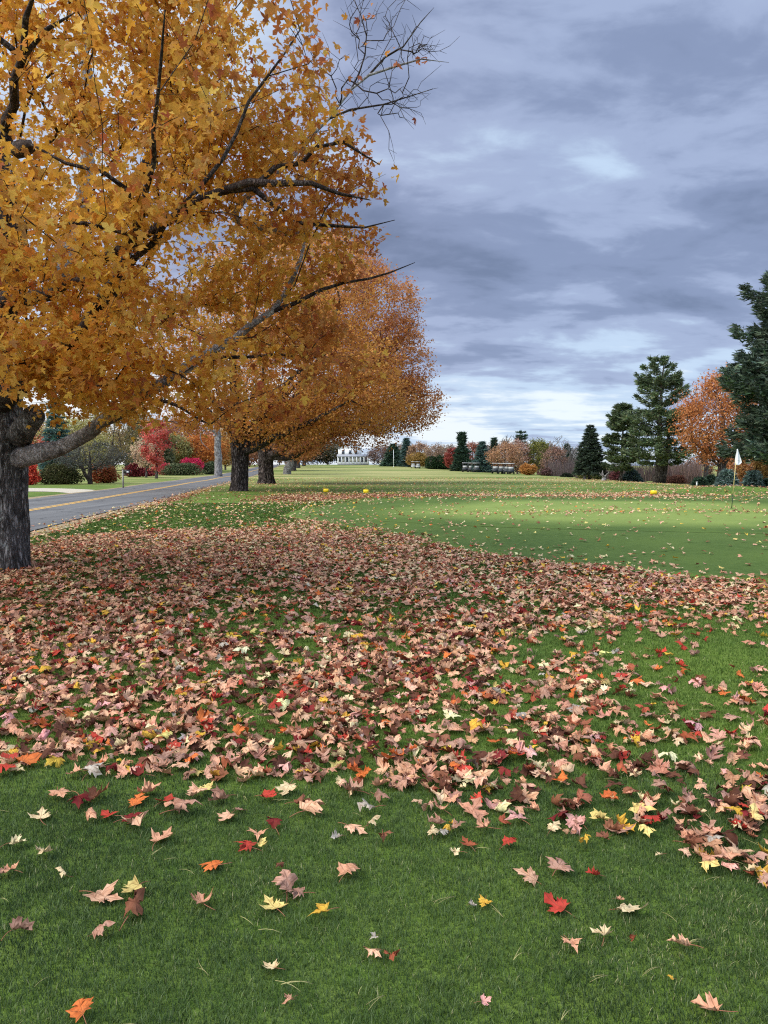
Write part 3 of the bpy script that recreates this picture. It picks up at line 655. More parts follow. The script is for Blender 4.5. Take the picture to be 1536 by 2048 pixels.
def mk_shrub(name, label, cat, x, y, wx, wy, h, cols, wts, rng, n=3000, leaf=.16, lumps=10, group=None, upright=0.0, mat=None, part='foliage', flat=False, yaw=0.0, lobes=None):
    """many-stemmed shrub: leaves through the depth of overlapping rounded masses"""
    z0 = hz(x, y) - .03; root = empty(name, (x, y, z0), yaw, label, cat, group); mb = MB()
    for k in range(7):
        a = rng.uniform(0, 6.28); e = np.array([math.cos(a) * wx * .3, math.sin(a) * wy * .3, h * .7]); b0 = e * [.25, .25, 0]
        mb.tube([b0, (b0 + e) / 2 + rng.normal(0, .05, 3), e], [.03 + h * .01, .02 + h * .006, .01], 4)
    mb.build('stem', M_twig, root)
    if lobes is None:
        lobes = []
        for k in range(lumps):
            a = rng.uniform(0, 6.28); q = rng.uniform(0, .62); s = rng.uniform(.30, .5)
            lobes.append((math.cos(a) * q * wx / 2, math.sin(a) * q * wy / 2, h * rng.uniform(.38, .60), wx / 2 * s, wy / 2 * s, h * rng.uniform(.36, .46)))
        lobes.append((0, 0, h * .5, wx * .30, wy * .30, h * .48)); lobes.append((0, 0, h * .28, wx * .47, wy * .47, h * .30))
    vol = np.array([a[3] * a[4] + a[3] * a[5] for a in lobes]); cnt = (vol / vol.sum() * n).astype(int) + 1; P, K = [], []
    for L, c in zip(lobes, cnt):
        v = rng.normal(size=(c, 3)); v /= np.linalg.norm(v, axis=1)[:, None]; v *= rng.uniform(.62, 1.04, (c, 1)) ** .7
        P.append(np.array(L[:3]) + v * np.array(L[3:])); K.append(np.full(c, rng.uniform(-1, 1)))
    P = np.concatenate(P); K = np.concatenate(K); ok = P[:, 2] > .02; P, K = P[ok], K[ok]; m = len(P)
    M = rots(rng.normal(upright, .7, m), rng.normal(0, .7, m), rng.uniform(0, 6.28, m)) * (leaf * rng.uniform(.6, 1.3, m))[:, None, None]
    V, F_ = inst(QUADV, rng.integers(0, 3, m), M, P, QF, []); C = pick(rng, cols, wts, m, .18) * (1 + .12 * K[:, None])
    add(part, np_mesh('foliage', V, F_, np.repeat(C, 4, 0)), mat or M_far, root); return root

# ------------------------------------------------------------------ the near maple
rng = np.random.default_rng(11)
AMB = [srgb(226, 176, 74), srgb(214, 158, 60), srgb(232, 190, 90), srgb(204, 134, 64), srgb(190, 112, 70), srgb(146, 76, 58), srgb(228, 200, 112)]
AMBW = [30, 26, 18, 14, 6, 3.0, 4]
def near_maple():
    bx, by = -5.78, 10.95; z0 = hz(bx, by); root = empty('maple_tree', (bx, by, z0), 0, 'big amber maple nearest the camera, its grey trunk at the left edge', 'tree', 'maples lining the road')
    o = np.array([bx, by, z0]); L = lambda px, py, D: pt(px, py, D) - o
    tp = [(0, 0, -.1), (0.0, 0, .5), (.02, 0, 1.3), (.0, .02, 2.0), (-.10, .08, 2.6), (-.22, .2, 3.2)]
    V, Fq = gnarl(tp, [.45, .425, .405, .44, .44, .35], 128, rng, ridge=.09, lump=.06, flare=.32, fl_h=.28, freq=16)
    add('trunk', np_mesh('trunk', V, [Fq], smooth=True), M_bark1, root)
    # cut limb stub with its hollow
    mb = MB(); a, b_ = L(38, 872, 10.8), L(72, 826, 10.45); d = (b_ - a) / np.linalg.norm(b_ - a)
    mb.tube([a, a * .5 + b_ * .5, b_ - d * .05, b_, b_ - d * .03, b_ - d * .16], [.19, .155, .15, .125, .085, .05], 18); mb.build('limb_stub', M_bark1, root, smooth=True)
    S = Skel()
    main = S.path([(-.12, .10, 2.3), (-.25, .25, 3.4), L(8, 640, 11.2), L(30, 520, 11.4), L(-10, 330, 11.6), L(-60, 150, 11.8), L(-60, -200, 11.6)], [.40, .30, .25, .21, .17, .12, .05], rng=rng)
    P = lambda l: [L(*q) for q in l]
    def limb(pts, rad, wob=.025, start=None):
        pts = P(pts); st = S.near(pts[0]) if start is None else start
        return S.path([S.P[st]] + pts, [rad[0]] + list(rad), start=st, rng=rng, wob=wob, step=.28)
    # low grey limb sweeping right and up
    st0 = S.path([(-.12, .10, 2.3), (.22, -.02, 1.62)], [.2, .2], start=0); 
    S2 = limb([(60, 914, 10.85), (110, 899, 10.75), (150, 886, 10.65), (190, 858, 10.5), (225, 830, 10.35), (260, 808, 10.2), (300, 784, 9.9), (370, 738, 9.8), (450, 690, 9.7), (520, 645, 9.7), (575, 590, 9.8), (600, 540, 9.9), (612, 470, 10)],
              [.16, .115, .105, .098, .092, .086, .078, .08, .064, .052, .042, .034, .026, .018], start=st0[-1], wob=.012)
    limb([(640, 580, 9.8), (700, 560, 9.8), (790, 545, 9.8), (830, 525, 9.8)], [.028, .02, .014, .008], start=S2[int(len(S2)*.75)])
    limb([(420, 700, 9.9), (500, 720, 10), (610, 715, 10.1)], [.03, .02, .01], start=S2[int(len(S2)*.5)])
    limb([(300, 800, 9.6), (350, 800, 9.2), (420, 850, 8.6)], [.03, .02, .01], start=S2[int(len(S2)*.35)])
    # dark limb rising towards the viewer
    S3 = limb([(20, 790, 10.6), (70, 740, 9.6), (120, 712, 8.9), (160, 668, 8.4), (212, 585, 7.9), (250, 512, 7.5), (285, 455, 7.2), (300, 400, 6.9), (302, 330, 6.6), (312, 250, 6.3), (318, 130, 6.0), (330, 20, 5.8)],
              [.16, .13, .10, .085, .075, .065, .055, .045, .034, .03, .022, .014, .01], wob=.012)
    limb([(330, 430, 7.0), (380, 398, 7.0), (420, 350, 7.1), (455, 285, 7.2), (500, 200, 7.3), (560, 120, 7.4), (600, 60, 7.5)], [.04, .036, .03, .022, .018, .013, .008], start=S3[int(len(S3)*.5)])
    limb([(300, 365, 6.8), (210, 352, 6.7), (140, 325, 6.7), (65, 290, 6.7)], [.028, .024, .018, .01], start=S3[int(len(S3)*.65)])
    limb([(180, 390, 6.9), (110, 420, 7.0), (80, 450, 7.0)], [.022, .016, .01], start=S3[int(len(S3)*.7)])
    # limbs at mid height
    limb([(60, 600, 10.4), (150, 560, 9.6), (240, 500, 9.0), (330, 440, 8.7), (430, 395, 8.5), (520, 360, 8.5), (610, 310, 8.5), (690, 260, 8.6), (760, 330, 8.6)], [.12, .10, .085, .07, .055, .045, .034, .022, .01])
    limb([(420, 380, 8.4), (470, 370, 8.2), (560, 355, 8.0), (660, 380, 8.0), (740, 400, 8.0)], [.045, .04, .03, .02, .01])
    limb([(560, 440, 8.6), (640, 470, 8.5), (740, 455, 8.6), (790, 440, 8.7)], [.03, .02, .012, .008])
    limb([(4, 300, 7.6), (12, 255, 7.2), (28, 180, 6.8), (32, 115, 6.5), (55, 50, 6.2), (75, -30, 6.0)], [.08, .065, .05, .042, .03, .018])
    limb([(25, 120, 6.5), (0, 75, 6.3), (-30, 40, 6.2)], [.03, .02, .01]); limb([(40, 110, 6.5), (90, 70, 6.3), (150, 25, 6.2)], [.025, .016, .01])
    # pale upright stem deep in the crown
    pale = limb([(120, 560, 12.6), (150, 470, 13.2), (163, 400, 13.4), (185, 330, 13.5), (165, 255, 13.6), (186, 180, 13.6), (168, 100, 13.6), (175, 0, 13.6)], [.13, .13, .13, .12, .11, .10, .09, .07])
    limb([(240, 420, 13.3), (290, 330, 13.2), (340, 200, 13.2), (360, 80, 13.2)], [.09, .075, .06, .04])
    # long limb that ends in bare twigs against the sky
    B1 = limb([(440, 440, 10.5), (540, 360, 10.6), (620, 275, 10.8), (675, 222, 10.9), (715, 170, 11), (738, 95, 11.1), (735, 45, 11.1), (708, 0, 11.2)], [.055, .052, .045, .036, .027, .020, .014, .009, .006], wob=.012)
    k1 = B1[int(len(B1) * .62)]; k2 = B1[int(len(B1) * .7)]
    B2 = limb([(740, 160, 11), (790, 105, 11.1), (835, 60, 11.2), (868, 15, 11.3)], [.018, .013, .009, .005], start=k2)
    B3 = limb([(690, 225, 11), (760, 215, 11), (820, 200, 11), (865, 178, 11)], [.016, .012, .008, .005], start=k1)
    B4 = limb([(765, 165, 11.1), (800, 120, 11), (850, 112, 11), (898, 125, 11)], [.018, .012, .008, .005], start=B2[0])
    bare_att = []
    for (c, r, n) in (((770, 60), (75, 80), 120), ((840, 95), (55, 45), 75), ((810, 200), (60, 50), 85), ((720, 30), (35, 60), 45), ((720, 170), (75, 60), 60), ((620, 90), (60, 60), 26), ((790, 300), (30, 40), 5)):
        for _ in range(n): bare_att.append(L(c[0] + rng.normal(0, .5) * r[0], c[1] + rng.normal(0, .5) * r[1], 11 + rng.normal(0, .35)))
    bare_tips = S.grow(sorted(bare_att, key=lambda a: np.linalg.norm(a - L(620, 300, 11))), rng, step=.16, wpath=.05, wob=.005, up=.03, bend=.06)
    # leafy crown lobes (metres, world)
    lob = [((-5.3, 10.0, 4.9), (5.0, 5.0, 2.7), 1300, .35), ((-6.6, 11.2, 8.3), (4.5, 4.4, 3.6), 560, .45), ((-2.9, 7.4, 5.6), (2.4, 3.0, 2.6), 430, .2), ((-4.6, 7.2, 3.5), (2.8, 2.3, 1.5), 430, .2),
           ((-1.45, 9.5, 4.8), (1.55, 1.6, 1.2), 200, .2), ((-2.4, 8.3, 2.75), (1.7, 1.0, .8), 300, .1), ((-2.9, 10.3, 3.1), (2.9, 2.2, 1.0), 420, .3), ((-3.0, 9.5, 7.0), (1.8, 2.2, 1.4), 340, .3), ((-2.0, 9.2, 6.5), (1.25, 1.6, 1.6), 260, .2), ((-4.7, 9.3, 2.75), (2.6, 1.3, .62), 330, .1), ((-9.5, 11, 6.0), (3.6, 4.5, 3.2), 320, .5)]
    A = np.concatenate([ellip(rng, n, np.array(c) - o, r, sh) for c, r, n, sh in lob])
    W = A + o; ok = (W[:, 2] > 1.98 + .16 * np.clip(10 - W[:, 1], 0, 9) * .6) & (W[:, 1] > 3.7) & (np.hypot(W[:, 0], W[:, 1]) > 4.2) & ~((W[:, 0] < -4.55) & (W[:, 1] < 10.9) & (W[:, 1] > 7.5) & (W[:, 2] < 2.75))
    # openings in the crown
    nz = vnoise(W[:, 0] * 1.0 + W[:, 2] * .7, W[:, 1] + W[:, 2] * .9, 1.05, 21, 2); nz2 = vnoise(W[:, 0] + W[:, 1] * .6, W[:, 2] * 2.1 + W[:, 1] * .4, 1.1, 41, 2); ok &= (nz > .35) & (nz2 > .385)
    A = A[ok]; A = A[np.argsort(np.linalg.norm(A - [0, 0, 2.5], axis=1))]
    tips = S.grow(A, rng, step=.3, wpath=.22, wob=.03, sag=-.02)
    R_ = S.radii(rt=.0034, e=2.3); pale_ids = set(st0 + S2 + pale); V, Fq = S.meshdata(R_, skip=lambda ch: ch[1] in pale_ids)
    add('branches', np_mesh('branches', V, [Fq], smooth=True), M_limbdark, root)
    V, Fq = S.meshdata(R_, skip=lambda ch: ch[1] not in pale_ids); add('pale_limb', np_mesh('pale_limb', V, [Fq], smooth=True), M_limb, root)
    hv, hq, _ = hang_variants(np.array([(0, 0), (.34, -.06), (.30, .13), (.60, .42), (.40, .46), (.16, .42), (.25, .70), (0, 1.0)]), 8, rng)
    V, F_, C, n = crown_leaves(tips, S, rng, 21, .14, .083, hv, hq, [], AMB, AMBW, tone=.35, droop=.75, bias=lambda p: 1 - (ss(3.0, 5.2, p[:, 0] - .25 * (p[:, 2] - 4)) * ss(.35, .6, vnoise(p[:, 0] + p[:, 1], p[:, 2] * 1.3, .7, 61, 2)))[:, None] * np.array([.28, .50, .30]))
    bl = [t for t in bare_tips if rng.random() < .035]; V2, F2, C2, n2 = crown_leaves(bl, S, rng, 1.6, .04, .09, hv, hq, [], AMB[2:6], [1, 2, 2, 2], droop=1.2)
    V = np.concatenate([V, V2]); F_ = F_ + [f + (n * hv.shape[1]) for f in F2]; C = np.concatenate([C, C2])
    add('crown', np_mesh('crown', V, F_, C), M_leaf1, root); print('near maple leaves', n, 'tips', len(tips), 'nodes', len(S.P))
M_limb = barkmat('maple_limb_bark', srgb(146, 140, 136), srgb(196, 192, 190), vscale=26, bd=0.006, moss=.4, stretch=.6, bump=.6)
M_leaf1 = leafmat('amber_leaf', 0.55)
M_limbdark = barkmat('maple_branch_bark', srgb(62, 52, 48), srgb(112, 100, 94), vscale=26, bd=0.006, moss=.3, stretch=.6, bump=.6)
near_maple()

# ------------------------------------------------------------------ the two old maples further along
def old_maple(px, py, D, label, seed, rad, limbs, lobes, cols, wts, per=26, leaf=.15, cut=2.3, h=3.2, taper=.95, burls=1, twig=.008, nmul=1.0, xc=None):
    r = np.random.default_rng(seed); x, y = gx(px, D); z0 = hz(x, y); root = empty('maple_tree', (x, y, z0), 0, label, 'tree', 'maples lining the road'); o = np.array([x, y, z0])
    tp = [(0, 0, -.15), (0, 0, .6), (.03, 0, h * .55), (0, 0, h)]
    V, Fq = gnarl(tp, [rad, rad * .98, rad * .95, rad * taper * 1.1], 72, r, ridge=.13, lump=.08, flare=.6, fl_h=.30, freq=11)
    add('trunk', np_mesh('trunk', V, [Fq], smooth=True), M_bark2, root)
    for _ in range(burls):
        mb = MB()
        a = r.uniform(3.4, 6.2); zz = r.uniform(h * .45, h * .95); s = rad * r.uniform(.3, .5); c = np.array([math.cos(a) * rad * .82, math.sin(a) * rad * .82, zz])
        th = np.linspace(0, math.pi, 7); mb.tube(np.stack([np.full(7, c[0]), np.full(7, c[1]), c[2] - np.cos(th) * s * .9], 1), np.maximum(.02, np.sin(th) * s), 10)
        mb.build('burl', M_bark2, root, smooth=True)
    S = Skel(); S.path([(0, 0, h * .75), (0, 0, h), (-.2, .1, h * 1.6), (-.3, .2, h * 2.4), (0, 0, h * 3.4)], [rad * .8, rad * .62, rad * .5, rad * .34, .1], rng=r, step=.5, wob=.05)
    for pts, rd in limbs:
        Q = [pt(*q) - o for q in pts]; S.path([S.P[0]] + Q, [rd[0]] + list(rd), start=0, rng=r, wob=.05, step=.5)
    for k in range(6):
        a = r.uniform(0, 6.28); l = r.uniform(4, 7); S.path([(0, 0, h * .9), (math.cos(a) * l * .4, math.sin(a) * l * .4, h + l * .35), (math.cos(a) * l, math.sin(a) * l, h + l * .9)], [rad * .42, rad * .3, rad * .12], start=1, rng=r, wob=.08, step=.5)
    A = np.concatenate([ellip(r, int(n * nmul), np.array(c) - o, rr_, sh) for c, rr_, n, sh in lobes]); ok = A[:, 2] > cut
    W = A + o; nz = vnoise(W[:, 0] + W[:, 2] * .7, W[:, 1] + W[:, 2] * .9, 2.0, seed, 2); ok &= nz > .25; A = A[ok]
    A = A[np.argsort(np.linalg.norm(A - [0, 0, h], axis=1))]
    tips = S.grow(A, r, step=.55, wpath=.25, wob=.06, up=.06); R_ = S.radii(rt=twig, e=2.3)
    V, Fq = S.meshdata(R_, sides=lambda q: 3 if q < .05 else (6 if q < .15 else 10)); add('branches', np_mesh('branches', V, [Fq], smooth=True), M_bark2, root)
    V, F_, C, n = crown_leaves(tips, S, r, per, .34, leaf, QUADV, QF, [], cols, wts, tone=.4, droop=.5)
    add('crown', np_mesh('crown', V, F_, C), M_leaf, root); print('old maple leaves', n); return root
OR1 = [srgb(210, 150, 68), srgb(196, 132, 60), srgb(220, 166, 84), srgb(182, 114, 64), srgb(200, 140, 92), srgb(150, 88, 62)]
OR1W = [24, 24, 18, 16, 8, 5]
OR2 = [srgb(208, 144, 80), srgb(192, 126, 72), srgb(218, 160, 100), srgb(176, 110, 72), srgb(198, 142, 108), srgb(150, 90, 70)]
old_maple(480, 980, 44, 'old orange maple with a dark furrowed trunk, second along the road', 5, .50,
          [([(500, 900, 43.6), (516, 893, 43.2), (560, 868, 42), (640, 835, 41), (700, 800, 41)], [.26, .2, .15, .1, .05]),
           ([(500, 880, 44), (590, 800, 43), (650, 700, 42), (680, 600, 42)], [.3, .2, .12, .06])],
          [((-8.0, 44, 7.6), (7.6, 6.5, 4.6), 800, .4), ((-3.8, 43, 6.8), (4.9, 5, 3.8), 480, .35), ((-5.5, 45, 11.9), (5.8, 5, 3.6), 520, .4), ((-1.5, 43.5, 5.2), (3.4, 3.4, 2.0), 240, .3), ((-12.5, 44, 7), (4, 5, 3.6), 260, .4), ((-6.3, 42, 3.9), (3.6, 2.5, 1.4), 170, .2)],
          OR1, OR1W, per=24, leaf=.15, cut=2.0)
old_maple(533, 962, 62, 'gnarled orange maple with a long low limb reaching over the fairway', 6, .62,
          [([(552, 905, 61), (575, 893, 60), (600, 868, 59), (640, 850, 58)], [.34, .3, .22, .14]), ([(560, 915, 61), (590, 910, 60.5), (640, 880, 60), (720, 850, 59), (790, 820, 59), (850, 790, 59)], [.28, .24, .2, .14, .1, .05]),
           ([(600, 840, 60), (595, 780, 58), (620, 700, 58), (700, 640, 58)], [.25, .18, .1, .06]), ([(620, 860, 60), (700, 800, 59), (780, 720, 59), (830, 640, 59)], [.2, .15, .1, .04])],
          [((-6.5, 61, 8.8), (8.2, 7, 5.2), 850, .4), ((-1.6, 60, 7.2), (4.9, 6, 4.4), 620, .35), ((-1.8, 60, 13.8), (4.9, 5, 4.0), 620, .4), ((1.2, 60, 9.8), (2.7, 4, 3.8), 300, .35), ((2.0, 60, 6.6), (2.7, 4, 2.4), 240, .3), ((-4.6, 61, 17), (4.6, 5, 3.2), 480, .4), ((-6.6, 59, 4.2), (3.4, 3, 1.9), 230, .2), ((-2.4, 60, 5.4), (4.2, 3, 1.6), 200, .2)],
          OR2, OR1W, per=25, leaf=.17, cut=2.0, h=3.0, taper=1.1, burls=4)

# ------------------------------------------------------------------ fallen leaves
rng = np.random.default_rng(4)
LV, LQ, LT, LUV = leaf_variants(HALF, (.58,), 44, rng)
MV, MQ, MT, MUV = leaf_variants(HALF_LO, (), 40, rng, .6)
def P2(pix): return np.array([at(*p) for p in pix])
CARPET = P2([(-700, 1500), (0, 1528), (120, 1535), (300, 1540), (480, 1565), (620, 1560), (800, 1595), (960, 1625), (1100, 1652), (1260, 1668), (1400, 1705), (1536, 1748), (1700, 1790),
             (1760, 1610), (1536, 1565), (1330, 1520), (1180, 1490), (1080, 1420), (990, 1330), (1040, 1260), (1150, 1235), (1300, 1225), (1536, 1215), (1800, 1215), (1900, 1150), (1700, 1160), (1536, 1170), (1400, 1160), (1200, 1140), (1060, 1128), (950, 1108), (860, 1088),
             (770, 1066), (700, 1058), (615, 1044), (590, 1052), (480, 1060), (300, 1064), (130, 1078), (40, 1105), (-300, 1160), (-900, 1250)])
MIDR = P2([(990, 1330), (1080, 1420), (1180, 1490), (1330, 1520), (1536, 1565), (1760, 1610), (1900, 1400), (1800, 1215), (1536, 1215), (1150, 1235), (1040, 1260)])
def sdf(P, x, y):
    E = np.roll(P, -1, 0) - P; L = (E ** 2).sum(1); d = np.full(x.shape, 1e9)
    for i in range(len(P)):
        t = np.clip(((x - P[i, 0]) * E[i, 0] + (y - P[i, 1]) * E[i, 1]) / L[i], 0, 1); d = np.minimum(d, np.hypot(x - P[i, 0] - t * E[i, 0], y - P[i, 1] - t * E[i, 1]))
    return np.where(in_poly(P, x, y), d, -d)
def density(x, y):
    """fallen leaves per square metre"""
    s = sdf(CARPET, x, y); m = sdf(MIDR, x, y); n = vnoise(x, y, .75, 2, 3); n2 = vnoise(x, y, .28, 5, 2); n3 = vnoise(x, y, 2.4, 15, 2)
    clump = ss(.34, .60, n * .5 + n2 * .5); s_ = s + (n - .5) * (.22 + .16 * ss(4, 6, y)) + .12
    D = ss(-.12, .25, s_) * 370 * (0.40 + .76 * clump) * (.70 + .30 * ss(8, 4.5, y))
    mid = (30 + 140 * ss(1.2, .0, m)) * (.12 + 1.25 * clump) + 6
    D = np.where(m > -.25, np.maximum(D * ss(-.1, .3, s_), ss(-.3, .2, m) * mid), D)
    # thin scatter beyond
    far = 2.2 + 4.0 * ss(.45, .7, n) + 0 * x
    left = ss(-.5, -2.5, x + (y - 20) * .03) * ss(16, 20, y) * ss(40, 30, y) * 7
    sc = np.where(y > 9, (far + left) * ss(0, .5, -s), 0) + np.where((y > 8) & (s < 0), 34 * np.exp(s / .7), 0)
    px_ = 768 + F * x / y
    band = 26 * np.exp(-((y - (20.5 + .05 * x + (n3 - .5) * 1.6)) / .7) ** 2) * ss(0, 4, x)
    b2 = 120 * np.exp(-((y - (34.5 + .04 * x)) / 3.0) ** 2) * ss(-6.5, -4, x) * ss(4.5, 1.0, x) * (.4 + .9 * n3) + 42 * np.exp(-((y - 35) / 3.2) ** 2) * ss(5, 8, x) * ss(14.5, 12.5, x) * (.4 + .9 * n3) + 10 * ss(27, 31, y) * ss(44, 38, y) * ss(-7, -4, x)
    verge = 55 * (.4 + n) * np.exp(-((x - rr(y) - .45 - .3 * n) / .38) ** 2) * ss(9, 12, y) * ss(60, 40, y)
    return D + sc + band + b2 + verge
def sample(x0, x1, y0, y1, mx_, r):
    A = (x1 - x0) * (y1 - y0); n = int(A * mx_); x = r.uniform(x0, x1, n); y = r.uniform(y0, y1, n); k = r.random(n) * mx_ < density(x, y); return x[k], y[k]
def colours(x, y, r):
    n = len(x); names = ['tan', 'peach', 'cream', 'mauve', 'brown', 'red', 'darkred', 'orange', 'yellow', 'pale_yellow', 'pink', 'rust', 'grey']
    near = np.array([31, 17, 7, 17, 8, 3.8, 3.4, 3.6, 2.8, 1.4, 2.8, 5, 1.0]); far = np.array([30, 24, 15, 10, 8, 2.6, 2.4, 3, 2.5, 1, 1.4, 6, 0]); pale = np.array([14, 20, 30, 5, 8, 1, 0, 3, 8, 12, 0, 2, 0])
    cum = lambda w_: np.cumsum(w_ / w_.sum()); u = r.random(n)
    ia = np.searchsorted(cum(near), u); ib = np.searchsorted(cum(far), u); ic = np.searchsorted(cum(pale), u)
    sp = density_cache if False else None
    i = np.where(r.random(n) < ss(6, 12, y), ib, ia); s = sdf(CARPET, x, y); i = np.where((s < -.3) & (y > 9) & (r.random(n) < .75), ic, i)
    b2 = (np.abs(y - 34.5) < 4.5); i = np.where(b2 & (r.random(n) < .85), ib, i); i = np.where(b2 & (x < 4) & (r.random(n) < .5), 4, i); i = np.where((y > 7.6) & (s > 0) & (r.random(n) < .08), 4, i)
    i = np.clip(i, 0, len(names) - 1); C = np.array([LEAFCOL[k] for k in names])[i]; return np.clip(C * (.98 + r.normal(0, .16, (n, 1))) * (1 + r.normal(0, .04, (n, 3))), .01, .9), np.array(names)[i]
ax, ay = sample(-9, 9, 2.6, 7.6, 380, rng); k = (np.abs(ax) < ay * .62 + 2.2); ax, ay = ax[k], ay[k]
# leave the hand-placed foreground to itself
fb = sdf(CARPET, ax, ay); mm = sdf(MIDR, ax, ay); k = (fb > -.10) | (mm > -.1); ax, ay = ax[k], ay[k]
C0, N0 = colours(ax, ay, rng); n = len(ax)
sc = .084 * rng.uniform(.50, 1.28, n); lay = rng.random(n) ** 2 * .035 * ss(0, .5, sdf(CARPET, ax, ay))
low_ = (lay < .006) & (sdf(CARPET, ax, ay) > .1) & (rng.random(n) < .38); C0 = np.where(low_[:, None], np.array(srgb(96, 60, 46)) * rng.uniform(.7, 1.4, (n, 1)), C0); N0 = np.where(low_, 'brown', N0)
az_ = H(ax, ay) + .020 + lay; rx_ = rng.normal(0, .31, n); ry_ = rng.normal(0, .31, n); rz_ = rng.uniform(0, 6.28, n); vi = rng.integers(0, len(LV), n)
sizepx = sc / ay
inview = (np.abs(ax) < ay * .515)
